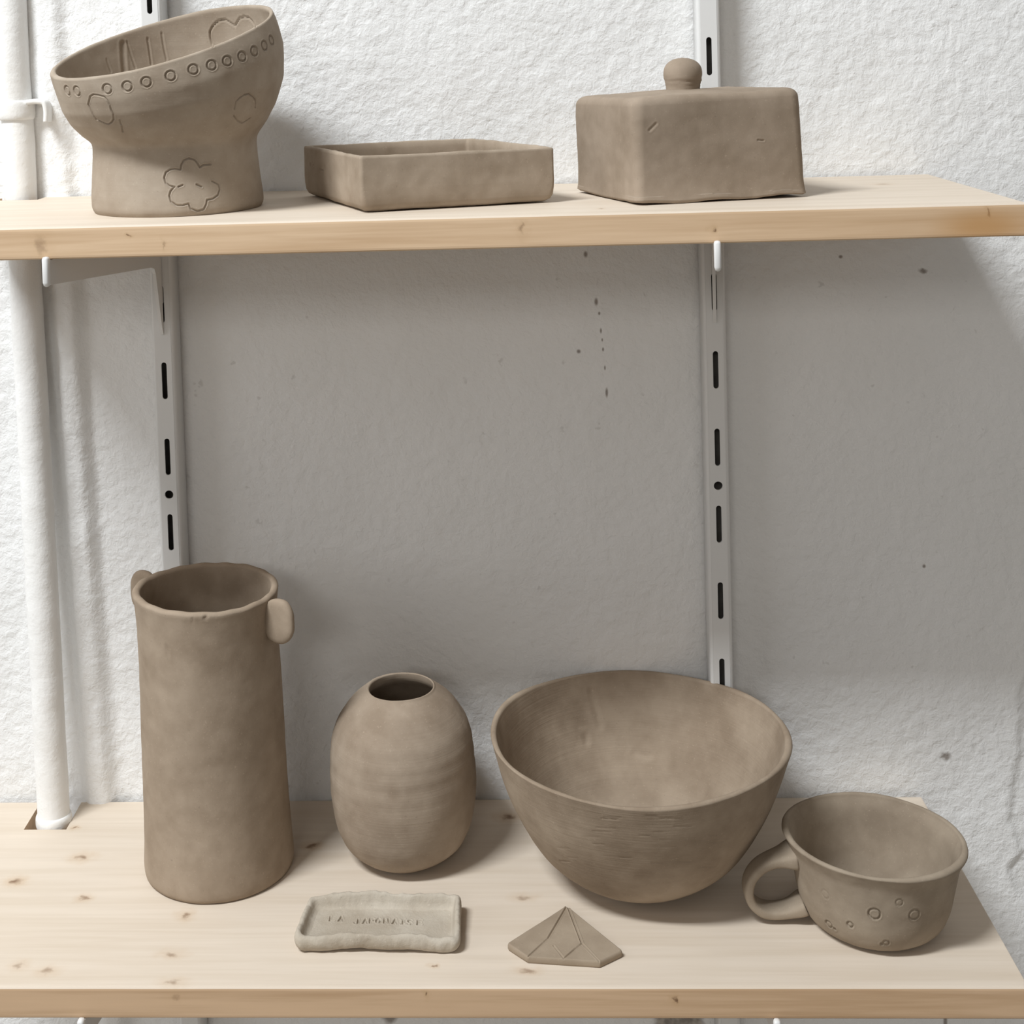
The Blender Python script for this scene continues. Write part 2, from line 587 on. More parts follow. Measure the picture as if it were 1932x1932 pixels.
board('shelf_board', ZL, 0.1978, -0.17, 0.4645, wood_low_top, wood_low_edge, (-0.1215, -0.0935, -0.0375),
      'lower pale wooden shelf board carrying the tall vase, bowl and mug')
board('shelf_board', ZU, 0.1785, -0.14, 0.4745, wood_up_top, wood_up_edge, (-0.1290, -0.1000, -0.0185),
      'upper pale wooden shelf board carrying the footed bowl, tray and lid')

# ------------------------------------------------------------------ rails
RAIL_Y = -0.0200
Z_TOP, Z_BOT = 0.58, -0.75
HOLES = [-0.575, -0.325, -0.075, 0.175, 0.425]


def plate_mesh(name):
    cu = bpy.data.curves.new(name, 'CURVE')
    cu.dimensions = '2D'
    cu.fill_mode = 'BOTH'
    cu.extrude = 0.0006

    def poly(pp):
        s = cu.splines.new('POLY')
        s.points.add(len(pp) - 1)
        for q_, (x, y) in zip(s.points, pp):
            q_.co = (x, y, 0, 1)
        s.use_cyclic_u = True
    w = 0.0052
    poly([(-w, Z_BOT), (w, Z_BOT), (w, Z_TOP), (-w, Z_TOP)])
    zc = 0.55
    while zc > -0.73:
        a, h = 0.00172, 0.0121
        pp = [(a * math.cos(t), zc + (h - a) + a * math.sin(t)) for t in np.linspace(0, math.pi, 8)]
        pp += [(a * math.cos(t), zc - (h - a) + a * math.sin(t)) for t in np.linspace(math.pi, 2 * math.pi, 8)]
        poly(pp)
        zc -= 0.05
    for hz in HOLES:
        poly([(0.0028 * math.cos(t), hz + 0.0028 * math.sin(t)) for t in np.linspace(0, 2 * math.pi, 20, endpoint=False)])
    ob = bpy.data.objects.new('tmp', cu)
    COL.objects.link(ob)
    dg = bpy.context.evaluated_depsgraph_get()
    me = bpy.data.meshes.new_from_object(ob.evaluated_get(dg))
    bpy.data.objects.remove(ob)
    me.name = name
    # stand the plate up: (x, y) -> (x, z)
    cc = get_co(me)
    set_co(me, np.stack([cc[:, 0], -cc[:, 2], cc[:, 1]], -1))
    return me


def channel_mesh(name):
    """rounded shoulders and side walls of the U section, open to the front plate"""
    prof = []
    R = 0.0022
    for t in np.linspace(0, math.pi / 2, 6):
        prof.append((0.0050 + R * math.sin(t), -R * (math.cos(t)) + R))
    prof.append((0.0072, 0.0188))
    inn = [(0.0062, 0.0188)] + [(0.0050 + 0.0012 * math.sin(t), 0.0022 - 0.0012 * math.cos(t)) for t in np.linspace(math.pi / 2, 0, 4)]
    poly = prof + inn
    vs, fs = [], []
    n = len(poly)
    for side in (1, -1):
        b = len(vs)
        for z in (Z_BOT, Z_TOP):
            vs += [(side * x, y, z) for x, y in poly]
        for a in range(n):
            c = (a + 1) % n
            f = (b + a, b + c, b + n + c, b + n + a)
            fs.append(f if side > 0 else f[::-1])
    me = bpy.data.meshes.new(name)
    me.from_pydata(vs, [], fs)
    me.update()
    smooth(me)
    return me


def box_mesh(name, x0, x1, y0, y1, z0, z1):
    vs = [(x, y, z) for x in (x0, x1) for y in (y0, y1) for z in (z0, z1)]
    fs = [(0, 1, 3, 2), (4, 6, 7, 5), (0, 4, 5, 1), (2, 3, 7, 6), (0, 2, 6, 4), (1, 5, 7, 3)]
    me = bpy.data.meshes.new(name)
    me.from_pydata(vs, [], fs)
    me.update()
    return me


pm, cm = plate_mesh('slotted_face'), channel_mesh('side_walls')
bm_ = box_mesh('slot_shade_backing', -0.0060, 0.0060, 0.0150, 0.0166, Z_BOT, Z_TOP)  # added dark sheet behind the slots, so their openings look shaded
for m_, mt in ((pm, white_paint), (cm, white_paint), (bm_, channel_dark)):
    m_.materials.append(mt)
for x, lab in ((-0.0214, 'white slotted wall rail behind the tall vase and footed bowl'),
               (0.334, 'white slotted wall rail behind the wide bowl and lidded dish')):
    r = tag(empty('slotted_rail', (x, RAIL_Y, 0)), lab, 'shelf rail', 'slotted rails on the wall')
    for nm, m_, yo in (('slotted_face', pm, 0.0004), ('side_walls', cm, 0.0), ('slot_shade_backing', bm_, 0.0)):
        link(nm, m_, None, r, (0, yo, 0))


# ------------------------------------------------------------------ brackets
def bracket(zb, root, nose, label):
    L = math.hypot(nose[0] - root[0], nose[1] - root[1])
    ang = math.atan2(nose[1] - root[1], nose[0] - root[0])
    e = tag(empty('shelf_bracket', (root[0], root[1], zb)), label, 'bracket', 'brackets under the boards')
    e.rotation_euler = (0, 0, ang)
    P = [(-0.0045, -0.0055), (-0.0005, -0.0005), (0.006, -0.0003), (L, -0.0003), (L, -0.0125), (L - 0.004, -0.0137)]
    P += [(0.018, -0.0258), (0.0125, -0.0275), (0.0105, -0.031), (0.0035, -0.066), (0.0012, -0.0722), (0.0006, -0.066),
          (0.0006, -0.052), (-0.004, -0.050), (-0.0045, -0.043), (0.0006, -0.041), (0.0006, -0.024), (-0.002, -0.018)]
    bm = bmesh.new()
    h = 0.0011
    vs = [bm.verts.new((x, -h, z)) for x, z in P]
    f = bm.faces.new(vs)
    r = bmesh.ops.extrude_face_region(bm, geom=[f])
    bmesh.ops.translate(bm, vec=(0, 2 * h, 0), verts=[v for v in r['geom'] if isinstance(v, bmesh.types.BMVert)])
    bmesh.ops.recalc_face_normals(bm, faces=bm.faces)
    bmesh.ops.triangulate(bm, faces=[f_ for f_ in bm.faces if len(f_.verts) > 4])
    me = bpy.data.meshes.new('bracket_arm')
    bm.to_mesh(me)
    bm.free()
    link('bracket_arm', me, bracket_paint, e)
    # rounded nose at the front end
    rings = []
    for s, zz in [(0.2, 0.0020), (0.75, 0.0017), (1.0, 0.0006), (1.0, -0.0060), (1.0, -0.0118), (0.75, -0.0136), (0.3, -0.0142)]:
        th = np.linspace(0, 2 * math.pi, 20, endpoint=False)
        cxn = np.sign(np.cos(th)) * np.abs(np.cos(th))**0.7
        syn = np.sign(np.sin(th)) * np.abs(np.sin(th))**0.7
        rings.append(np.stack([L + 0.0022 * s * cxn, 0.0019 * s * syn, np.full(20, zz)], -1)[::-1])
    link('nose_cap', loft('nose_cap', rings), white_paint, e)


zbu, zbl = ZU - 0.0175, ZL - 0.0175
bracket(zbu, (-0.0214, -0.0200), (-0.0442, -0.1812), 'white sheet-metal bracket under the upper board, below the footed bowl')
bracket(zbu, (0.334, -0.0200), (0.3135, -0.1812), 'white sheet-metal bracket under the upper board, below the lidded dish')
bracket(zbl, (-0.0214, -0.0200), (-0.0370, -0.2005), 'white bracket end showing beneath the lower board, near the left corner')
bracket(zbl, (0.334, -0.0200), (0.3334, -0.2005), 'white bracket end showing beneath the lower board, near the mug')

# ------------------------------------------------------------------ pipe
pipe = tag(empty('wall_pipe', (-0.1052, -0.0255, ZL)), 'thick-painted white pipe running down the wall through notches in the boards', 'pipe')
O = np.array([-0.1052, -0.0255, ZL])
path = np.array([(-0.1044, -0.0268, -0.315), (-0.1052, -0.0255, -0.2886), (-0.1090, -0.0180, -0.12), (-0.1144, -0.0070, 0.0737),
                 (-0.1157, -0.0045, 0.1195), (-0.1158, -0.0040, 0.1633), (-0.1170, -0.0035, 0.1878), (-0.1177, -0.003, 0.2504), (-0.121, -0.002, 0.56)]) - O


def tube(name, path, rad, n=40, m=240, amp=0.0004, seed=1):
    P = catmull(path, m)
    th = np.linspace(0, 2 * math.pi, n, endpoint=False)
    rr = rad(np.linspace(0, 1, m)) if callable(rad) else np.full(m, rad)
    rings = [P[k_] + np.stack([rr[k_] * np.cos(th), rr[k_] * np.sin(th), 0 * th], -1) for k_ in range(m)]
    me = loft(name, rings)
    wobble(me, amp, 60.0, seed)
    return me


link('pipe_run', tube('pipe_run', path, 0.0104), pipe_paint, pipe)
cpath = np.array([(-0.1168, -0.0040, 0.1718), (-0.1169, -0.0038, 0.178), (-0.1170, -0.0036, 0.1846)]) - O
link('pipe_collar', tube('pipe_collar', cpath, lambda u: 0.0124 - 0.0012 * np.abs(2 * u - 1)**4, m=16, amp=0.0003), pipe_paint, pipe)
fpath = np.array([(-0.10515, -0.0256, -0.2935), (-0.1052, -0.0256, -0.2893), (-0.10525, -0.0255, -0.2845)]) - O
link('pipe_foot_ring', tube('pipe_foot_ring', fpath, lambda u: 0.0117 - 0.0012 * np.abs(2 * u - 1)**4, m=14, amp=0.0003), pipe_paint, pipe)
# hooked wall clip beside the collar
clip = []
for px_, pz_ in [(-0.1070, 0.1832), (-0.1000, 0.1836), (-0.0958, 0.1826), (-0.0946, 0.1790), (-0.0948, 0.1700)]:
    clip.append((px_ - O[0], -0.0075 - O[1], pz_ - O[2]))
me = sweep('pipe_clip', clip, (0, 1, 0), 0.012, 0.0035, 16, 30)
link('pipe_clip', me, pipe_paint, pipe)

# ------------------------------------------------------------------ engraved marks (object space, pressed into the clay)
MARKS = {
    'foot': [
        ([(-0.02246, -0.06707, 0.0713), (-0.02148, -0.06725, 0.07064), (-0.02033, -0.06753, 0.07047), (-0.01923, -0.06785, 0.07083), (-0.01841, -0.06817, 0.07165), (-0.01803, -0.06844, 0.07276), (-0.01818, -0.06859, 0.07394), (-0.0188, -0.06858, 0.07497), (-0.01978, -0.06838, 0.07563), (-0.02093, -0.06807, 0.0758), (-0.02201, -0.06772, 0.07544), (-0.02283, -0.0674, 0.07462), (-0.02322, -0.06716, 0.07351), (-0.02308, -0.06704, 0.07233), (-0.02246, -0.06707, 0.0713)], 0.0004, 0.0011),
        ([(-0.0108, -0.06966, 0.0724), (-0.00978, -0.0697, 0.07176), (-0.00859, -0.06983, 0.07162), (-0.00747, -0.07, 0.07201), (-0.00663, -0.07016, 0.07285), (-0.00624, -0.07029, 0.07398), (-0.00638, -0.07038, 0.07517), (-0.00702, -0.07041, 0.07618), (-0.00803, -0.07037, 0.07682), (-0.00922, -0.07028, 0.07696), (-0.01035, -0.07013, 0.07657), (-0.01119, -0.06998, 0.07573), (-0.01158, -0.06984, 0.0746), (-0.01144, -0.06972, 0.07342), (-0.0108, -0.06966, 0.0724)], 0.0004, 0.0011),
        ([(-0.00017, -0.07046, 0.07438), (0.00085, -0.07037, 0.07374), (0.00204, -0.07029, 0.07361), (0.00317, -0.07024, 0.07401), (0.00402, -0.07022, 0.07486), (0.00442, -0.07026, 0.07599), (0.00428, -0.07036, 0.07718), (0.00365, -0.07046, 0.0782), (0.00263, -0.07053, 0.07883), (0.00144, -0.07059, 0.07896), (0.00031, -0.07063, 0.07857), (-0.00054, -0.07065, 0.07772), (-0.00093, -0.07063, 0.07659), (-0.0008, -0.07056, 0.0754), (-0.00017, -0.07046, 0.07438)], 0.0004, 0.0011),
        ([(0.01293, -0.06911, 0.07743), (0.01391, -0.06889, 0.07678), (0.01507, -0.06861, 0.07664), (0.01617, -0.06833, 0.07702), (0.01701, -0.06813, 0.07786), (0.01741, -0.06805, 0.07899), (0.0173, -0.06809, 0.08018), (0.01668, -0.06821, 0.0812), (0.01569, -0.0684, 0.08185), (0.01453, -0.06864, 0.082), (0.01342, -0.06889, 0.08162), (0.01258, -0.06909, 0.08078), (0.01219, -0.06922, 0.07965), (0.01231, -0.06923, 0.07846), (0.01293, -0.06911, 0.07743)], 0.0004, 0.0011),
        ([(0.02476, -0.06552, 0.08057), (0.02567, -0.06516, 0.07988), (0.02676, -0.0647, 0.07968), (0.02781, -0.06422, 0.08001), (0.02861, -0.06382, 0.08081), (0.029, -0.06358, 0.08192), (0.02891, -0.06354, 0.08312), (0.02835, -0.06372, 0.08416), (0.02743, -0.06405, 0.08485), (0.02633, -0.06448, 0.08504), (0.02527, -0.06494, 0.08471), (0.02447, -0.06535, 0.08391), (0.02409, -0.06562, 0.08281), (0.02419, -0.06569, 0.08161), (0.02476, -0.06552, 0.08057)], 0.0004, 0.0011),
        ([(0.03399, -0.06078, 0.08265), (0.03482, -0.06034, 0.08192), (0.03583, -0.05974, 0.08166), (0.0368, -0.05908, 0.08194), (0.03754, -0.05851, 0.08269), (0.03791, -0.05815, 0.08378), (0.03786, -0.05809, 0.08498), (0.03738, -0.05832, 0.08605), (0.03654, -0.05877, 0.08679), (0.03553, -0.05936, 0.08704), (0.03455, -0.06, 0.08676), (0.0338, -0.06056, 0.08601), (0.03342, -0.06091, 0.08492), (0.03349, -0.06099, 0.08373), (0.03399, -0.06078, 0.08265)], 0.0004, 0.0011),
        ([(0.04172, -0.05527, 0.08482), (0.0425, -0.05479, 0.08404), (0.04343, -0.05409, 0.08373), (0.04432, -0.05332, 0.08394), (0.04501, -0.05263, 0.08464), (0.04536, -0.05217, 0.08569), (0.04533, -0.05204, 0.08688), (0.0449, -0.05226, 0.08798), (0.04415, -0.05278, 0.08877), (0.04324, -0.05348, 0.08909), (0.04233, -0.05425, 0.08887), (0.04162, -0.05491, 0.08817), (0.04125, -0.05535, 0.08712), (0.04128, -0.05547, 0.08592), (0.04172, -0.05527, 0.08482)], 0.0004, 0.0011),
        ([(0.05162, -0.04484, 0.09035), (0.05093, -0.0455, 0.09108), (0.05012, -0.04635, 0.09133), (0.04936, -0.04724, 0.09104), (0.04881, -0.048, 0.09029), (0.04858, -0.04846, 0.08921), (0.0487, -0.04855, 0.08801), (0.04916, -0.04824, 0.08695), (0.04986, -0.04759, 0.08622), (0.05066, -0.04673, 0.08597), (0.05141, -0.04583, 0.08625), (0.05194, -0.04506, 0.08701), (0.05217, -0.04459, 0.08809), (0.05205, -0.04451, 0.08928), (0.05162, -0.04484, 0.09035)], 0.0004, 0.0011),
        ([(0.05684, -0.03683, 0.09321), (0.05624, -0.03761, 0.09389), (0.05559, -0.0386, 0.09409), (0.055, -0.03959, 0.09375), (0.0546, -0.0404, 0.09295), (0.05447, -0.04085, 0.09185), (0.05463, -0.04086, 0.09066), (0.05507, -0.04045, 0.08962), (0.05571, -0.03969, 0.08894), (0.05641, -0.03873, 0.08875), (0.05701, -0.03775, 0.08909), (0.05738, -0.03693, 0.08989), (0.05748, -0.03645, 0.09098), (0.05728, -0.03641, 0.09217), (0.05684, -0.03683, 0.09321)], 0.0004, 0.0011),
        ([(0.06081, -0.02773, 0.0963), (0.06034, -0.02862, 0.09694), (0.05985, -0.02971, 0.09709), (0.05943, -0.03076, 0.09671), (0.05917, -0.03159, 0.09588), (0.05914, -0.03202, 0.09476), (0.05936, -0.03199, 0.09357), (0.05978, -0.03149, 0.09257), (0.06031, -0.03062, 0.09193), (0.06082, -0.02954, 0.09179), (0.0612, -0.02846, 0.09216), (0.0614, -0.02761, 0.09299), (0.06139, -0.02716, 0.0941), (0.06118, -0.02721, 0.09528), (0.06081, -0.02773, 0.0963)], 0.0004, 0.0011),
        ([(0.06307, -0.01874, 0.09933), (0.06267, -0.0197, 0.09993), (0.06231, -0.02084, 0.10004), (0.06207, -0.02194, 0.09962), (0.06201, -0.02278, 0.09877), (0.06213, -0.0232, 0.09765), (0.06241, -0.02312, 0.09649), (0.0628, -0.02254, 0.09551), (0.06321, -0.02159, 0.0949), (0.06356, -0.02044, 0.0948), (0.06376, -0.01933, 0.09521), (0.0638, -0.01848, 0.09605), (0.06367, -0.01806, 0.09717), (0.06342, -0.01815, 0.09834), (0.06307, -0.01874, 0.09933)], 0.0004, 0.0011),
        ([(-0.04188, -0.0559, 0.07075), (-0.04106, -0.0563, 0.06997), (-0.0401, -0.05694, 0.06965), (-0.03918, -0.05769, 0.06985), (-0.03851, -0.05843, 0.07052), (-0.03821, -0.05899, 0.07154), (-0.03833, -0.05925, 0.07271), (-0.03884, -0.05916, 0.07379), (-0.03967, -0.05875, 0.07457), (-0.04063, -0.05811, 0.07489), (-0.04153, -0.05735, 0.07469), (-0.04221, -0.05663, 0.07401), (-0.04252, -0.05609, 0.07299), (-0.04241, -0.05583, 0.07182), (-0.04188, -0.0559, 0.07075)], 0.0004, 0.0011),
        ([(-0.04579, -0.05246, 0.07121), (-0.04572, -0.05294, 0.07231), (-0.04603, -0.05304, 0.07347), (-0.04666, -0.05275, 0.07445), (-0.04748, -0.05213, 0.07506), (-0.04835, -0.05131, 0.07518), (-0.04909, -0.05045, 0.07478), (-0.04954, -0.04971, 0.07395), (-0.04961, -0.04924, 0.07285), (-0.04927, -0.0491, 0.07171), (-0.0486, -0.04936, 0.07074), (-0.04776, -0.04996, 0.07013), (-0.04691, -0.0508, 0.07001), (-0.04621, -0.0517, 0.07039), (-0.04579, -0.05246, 0.07121)], 0.0004, 0.0011),
        ([(-0.03369, -0.0597, 0.06463), (-0.03297, -0.06075, 0.06615), (-0.0323, -0.06163, 0.06767), (-0.03166, -0.06243, 0.06918), (-0.02946, -0.06383, 0.0702), (-0.02787, -0.06456, 0.07001), (-0.02629, -0.06524, 0.06981), (-0.02455, -0.0659, 0.06936), (-0.02284, -0.06648, 0.06892), (-0.02198, -0.06657, 0.06793), (-0.02115, -0.06657, 0.06694), (-0.02053, -0.06625, 0.06553), (-0.01993, -0.06585, 0.06412), (-0.01976, -0.06539, 0.06289), (-0.01958, -0.06494, 0.06165), (-0.01909, -0.0646, 0.06041), (-0.01862, -0.06422, 0.05917), (-0.01884, -0.06336, 0.05775), (-0.01912, -0.06227, 0.05632), (-0.02098, -0.06007, 0.05439), (-0.02326, -0.05831, 0.05346), (-0.02457, -0.058, 0.05383), (-0.02588, -0.05766, 0.0542), (-0.02729, -0.05757, 0.05493), (-0.02875, -0.05728, 0.05555), (-0.03024, -0.05693, 0.05617), (-0.03079, -0.05768, 0.05738), (-0.03141, -0.05818, 0.05857), (-0.03198, -0.05869, 0.06018), (-0.03257, -0.05909, 0.06178), (-0.03313, -0.05941, 0.06321), (-0.03369, -0.0597, 0.06463)], 0.0004, 0.0009),
        ([(0.04481, -0.04498, 0.0597), (0.04522, -0.04541, 0.061), (0.04563, -0.04582, 0.0623), (0.04604, -0.04624, 0.0636), (0.047, -0.04585, 0.06462), (0.04796, -0.04544, 0.06563), (0.04908, -0.04463, 0.06638), (0.0502, -0.04377, 0.06714)], 0.0004, 0.0007),
        ([(0.0502, -0.04377, 0.06714), (0.05139, -0.04238, 0.06738), (0.05256, -0.04085, 0.06762), (0.05342, -0.03881, 0.06664), (0.05425, -0.03656, 0.06566), (0.05495, -0.03347, 0.06361), (0.05471, -0.03279, 0.06228), (0.05449, -0.03216, 0.06094), (0.05426, -0.03153, 0.05961)], 0.0004, 0.0009),
        ([(0.04393, -0.04294, 0.05575), (0.04451, -0.04061, 0.05421), (0.04509, -0.03818, 0.05265), (0.04594, -0.03609, 0.05181), (0.04673, -0.03368, 0.05096), (0.04804, -0.03273, 0.05177), (0.04934, -0.03173, 0.05258), (0.05099, -0.03061, 0.05377)], 0.0004, 0.0008),
        ([(0.00898, -0.04859, 0.01721), (0.00719, -0.0488, 0.01756), (0.0062, -0.04881, 0.01841), (0.00521, -0.0488, 0.01927), (0.00477, -0.04868, 0.02075), (0.00435, -0.04858, 0.02223), (0.00483, -0.04841, 0.02368), (0.00531, -0.04823, 0.02513), (0.00656, -0.04805, 0.02592), (0.0078, -0.04784, 0.0267), (0.00914, -0.04761, 0.02687), (0.01048, -0.04732, 0.02704), (0.01193, -0.04702, 0.02666), (0.01339, -0.04672, 0.02627), (0.01359, -0.04654, 0.02773), (0.01381, -0.0464, 0.02919), (0.01454, -0.04611, 0.03045), (0.01526, -0.0458, 0.0317), (0.01666, -0.04528, 0.03218), (0.01805, -0.04473, 0.03265), (0.01954, -0.04418, 0.03211), (0.02102, -0.04355, 0.03156), (0.02179, -0.04322, 0.03035), (0.02257, -0.0429, 0.02915), (0.02347, -0.04264, 0.02725), (0.02444, -0.04203, 0.02787), (0.0254, -0.04138, 0.02849), (0.02656, -0.04064, 0.02846), (0.02772, -0.03987, 0.02843), (0.02887, -0.03906, 0.0284)], 0.0004, 0.0011),
        ([(0.00987, -0.04848, 0.01681), (0.00888, -0.04879, 0.0158), (0.00787, -0.04904, 0.01479), (0.00744, -0.04921, 0.01343), (0.00701, -0.04938, 0.01207), (0.00749, -0.04952, 0.01046), (0.00796, -0.04964, 0.00884), (0.00929, -0.04954, 0.00778), (0.01061, -0.0494, 0.00672), (0.0118, -0.04919, 0.00663), (0.01298, -0.04893, 0.00654), (0.01415, -0.04863, 0.00645), (0.01568, -0.04814, 0.00682), (0.01721, -0.04759, 0.00719), (0.01782, -0.04744, 0.00577), (0.01842, -0.04728, 0.00434), (0.01955, -0.04684, 0.0038), (0.02067, -0.04633, 0.00326), (0.02176, -0.04572, 0.0027), (0.02286, -0.04527, 0.00296), (0.02395, -0.04478, 0.00322), (0.02503, -0.04424, 0.00347), (0.0258, -0.04387, 0.0049), (0.02654, -0.04334, 0.00631), (0.02683, -0.04296, 0.00859), (0.02836, -0.04192, 0.00882), (0.02988, -0.04079, 0.00904), (0.0311, -0.03972, 0.00992), (0.03232, -0.03857, 0.0108), (0.03276, -0.03788, 0.01236), (0.0332, -0.03716, 0.01392), (0.03289, -0.0372, 0.01543), (0.03258, -0.03726, 0.01694), (0.03157, -0.03807, 0.0176), (0.03056, -0.03883, 0.01826), (0.02954, -0.03954, 0.01891)], 0.0004, 0.0011),
        ([(0.0121, -0.04801, 0.01689), (0.01321, -0.0477, 0.0173), (0.01431, -0.04736, 0.0177)], 0.0004, 0.0011),
        ([(0.02163, -0.04458, 0.01771), (0.02289, -0.04404, 0.01693), (0.02415, -0.04348, 0.01615)], 0.0004, 0.0011),
        ([(0.03615, -0.0563, 0.09463), (0.01322, 0.05689, 0.09711), (0.01275, 0.05688, 0.09866), (0.01229, 0.0568, 0.1002), (0.01225, 0.05662, 0.10165), (0.01221, 0.05644, 0.1031), (0.01216, 0.05626, 0.10455), (0.01319, 0.05587, 0.1063), (0.01422, 0.05544, 0.10804), (0.01579, 0.05484, 0.10936), (0.01737, 0.05415, 0.11068), (0.0189, 0.05355, 0.11129), (0.02044, 0.05291, 0.1119), (0.022, 0.0524, 0.11176), (0.02357, 0.05185, 0.11162), (0.02513, 0.05139, 0.11058), (0.0267, 0.05083, 0.10954), (0.02803, 0.05036, 0.1087), (0.02935, 0.0499, 0.10787), (0.03061, 0.04895, 0.10938), (0.03174, 0.04803, 0.11078), (0.03288, 0.04701, 0.11217), (0.03459, 0.04574, 0.11267), (0.03632, 0.04433, 0.11317), (0.03795, 0.0432, 0.11275), (0.0396, 0.042, 0.11232), (0.04085, 0.04132, 0.1111), (0.04211, 0.04054, 0.10988), (0.04279, 0.04035, 0.10819), (0.0554, -0.03053, 0.10504)], 0.0005, 0.0012),
        ([(-0.02637, 0.05189, 0.10175), (-0.02622, 0.05201, 0.10024), (-0.02607, 0.05211, 0.09874), (-0.02591, 0.0522, 0.09723), (-0.02575, 0.05229, 0.09573), (-0.0256, 0.05238, 0.09422), (-0.02547, 0.05245, 0.09277), (-0.02534, 0.0525, 0.09131), (-0.0252, 0.05252, 0.08986), (-0.02506, 0.05251, 0.08841), (-0.02492, 0.05251, 0.08695), (-0.02478, 0.05253, 0.0855)], 0.0006, 0.0006),
        ([(-0.018, 0.05491, 0.10507), (-0.01788, 0.05505, 0.10371), (-0.01776, 0.05517, 0.10235), (-0.01763, 0.05529, 0.10099), (-0.01751, 0.0554, 0.09963), (-0.01739, 0.05552, 0.09827), (-0.01726, 0.05562, 0.09691), (-0.01713, 0.05572, 0.09555), (-0.01686, 0.05584, 0.09403), (-0.01659, 0.05593, 0.09252), (-0.01632, 0.05599, 0.091), (-0.01604, 0.05605, 0.08949), (-0.01576, 0.05612, 0.08797)], 0.0006, 0.0005),
        ([(-0.04016, 0.04364, 0.09898), (-0.04014, 0.04358, 0.09749), (-0.04012, 0.04351, 0.096), (-0.0401, 0.04343, 0.09451), (-0.04007, 0.04333, 0.09302), (-0.04005, 0.04325, 0.09153), (-0.03999, 0.04322, 0.09019), (-0.03993, 0.04318, 0.08884), (-0.03987, 0.04311, 0.0875), (-0.03981, 0.04304, 0.08615), (-0.03974, 0.04298, 0.08481), (-0.03969, 0.04294, 0.08346), (-0.03963, 0.0429, 0.08212)], 0.0013, 0.0011),
        ([(-0.03792, 0.04528, 0.10009), (-0.03757, 0.04548, 0.09864), (-0.03721, 0.04565, 0.09719), (-0.03685, 0.04584, 0.09574), (-0.0365, 0.04603, 0.09429), (-0.03614, 0.04622, 0.09284), (-0.03579, 0.04643, 0.09139), (-0.03544, 0.04665, 0.09007), (-0.03508, 0.04686, 0.08875), (-0.03472, 0.04705, 0.08742), (-0.03435, 0.04722, 0.0861), (-0.03398, 0.04738, 0.08477), (-0.03361, 0.04752, 0.08345)], 0.0006, 0.0004),
        ([(-0.04829, 0.03506, 0.08948), (-0.04795, 0.03529, 0.08818), (-0.04761, 0.03553, 0.08687), (-0.04727, 0.03576, 0.08556), (-0.04692, 0.03598, 0.08425), (-0.04658, 0.03619, 0.08294), (-0.04622, 0.03638, 0.08163)], 0.0006, 0.0004),
        ([(-0.01542, -0.06014, 0.05229), (-0.01561, -0.05863, 0.05064), (-0.01588, -0.05675, 0.04897)], 0.0004, 0.0008),
        ([(-0.0156, -0.06289, 0.05591), (-0.01556, -0.06193, 0.05464), (-0.01552, -0.06095, 0.05338)], 0.0004, 0.0006),
    ],
    'mug': [
        ([(-0.01198, -0.041, 0.02561), (-0.01086, -0.04123, 0.02485), (-0.00953, -0.04154, 0.02466), (-0.00825, -0.04185, 0.02508), (-0.0073, -0.04216, 0.02603), (-0.00687, -0.04243, 0.02731), (-0.00703, -0.0426, 0.02867), (-0.00776, -0.04264, 0.02984), (-0.00891, -0.04254, 0.03059), (-0.01026, -0.04228, 0.03077), (-0.01152, -0.04188, 0.03036), (-0.01243, -0.04144, 0.02943), (-0.01285, -0.04109, 0.02816), (-0.01268, -0.04093, 0.0268), (-0.01198, -0.041, 0.02561)], 0.00042, 0.0011),
        ([(0.00906, -0.04235, 0.0254), (0.01014, -0.04199, 0.02472), (0.01143, -0.04166, 0.02459), (0.01266, -0.04142, 0.02505), (0.0136, -0.04135, 0.02599), (0.01406, -0.04147, 0.02724), (0.01395, -0.04175, 0.02854), (0.0133, -0.04214, 0.02963), (0.01223, -0.04254, 0.03031), (0.01093, -0.04285, 0.03045), (0.00969, -0.04301, 0.03), (0.00874, -0.04303, 0.02906), (0.00828, -0.04292, 0.02781), (0.0084, -0.04268, 0.02651), (0.00906, -0.04235, 0.0254)], 0.0004, 0.0007),
        ([(-0.03166, -0.03006, 0.02951), (-0.03147, -0.03042, 0.0305), (-0.03163, -0.03046, 0.03156), (-0.03209, -0.03017, 0.03247), (-0.03275, -0.02958, 0.03307), (-0.03348, -0.02882, 0.03323), (-0.03414, -0.02803, 0.03293), (-0.03458, -0.02738, 0.03221), (-0.03474, -0.02699, 0.03123), (-0.03458, -0.02695, 0.03017), (-0.03415, -0.02728, 0.02925), (-0.03353, -0.02789, 0.02865), (-0.03282, -0.02867, 0.02848), (-0.03214, -0.02944, 0.02879), (-0.03166, -0.03006, 0.02951)], 0.0003, 0.0004),
        ([(-0.02964, -0.02729, 0.01143), (-0.02962, -0.02768, 0.01223), (-0.02987, -0.02778, 0.01307), (-0.03034, -0.02758, 0.0138), (-0.03094, -0.02711, 0.01426), (-0.03156, -0.02648, 0.01437), (-0.03207, -0.0258, 0.01409), (-0.03236, -0.02521, 0.0135), (-0.03238, -0.02482, 0.0127), (-0.03211, -0.0247, 0.01186), (-0.03162, -0.02488, 0.01114), (-0.03101, -0.02534, 0.01068), (-0.0304, -0.02598, 0.01058), (-0.02991, -0.02668, 0.01084), (-0.02964, -0.02729, 0.01143)], 0.0004, 0.001),
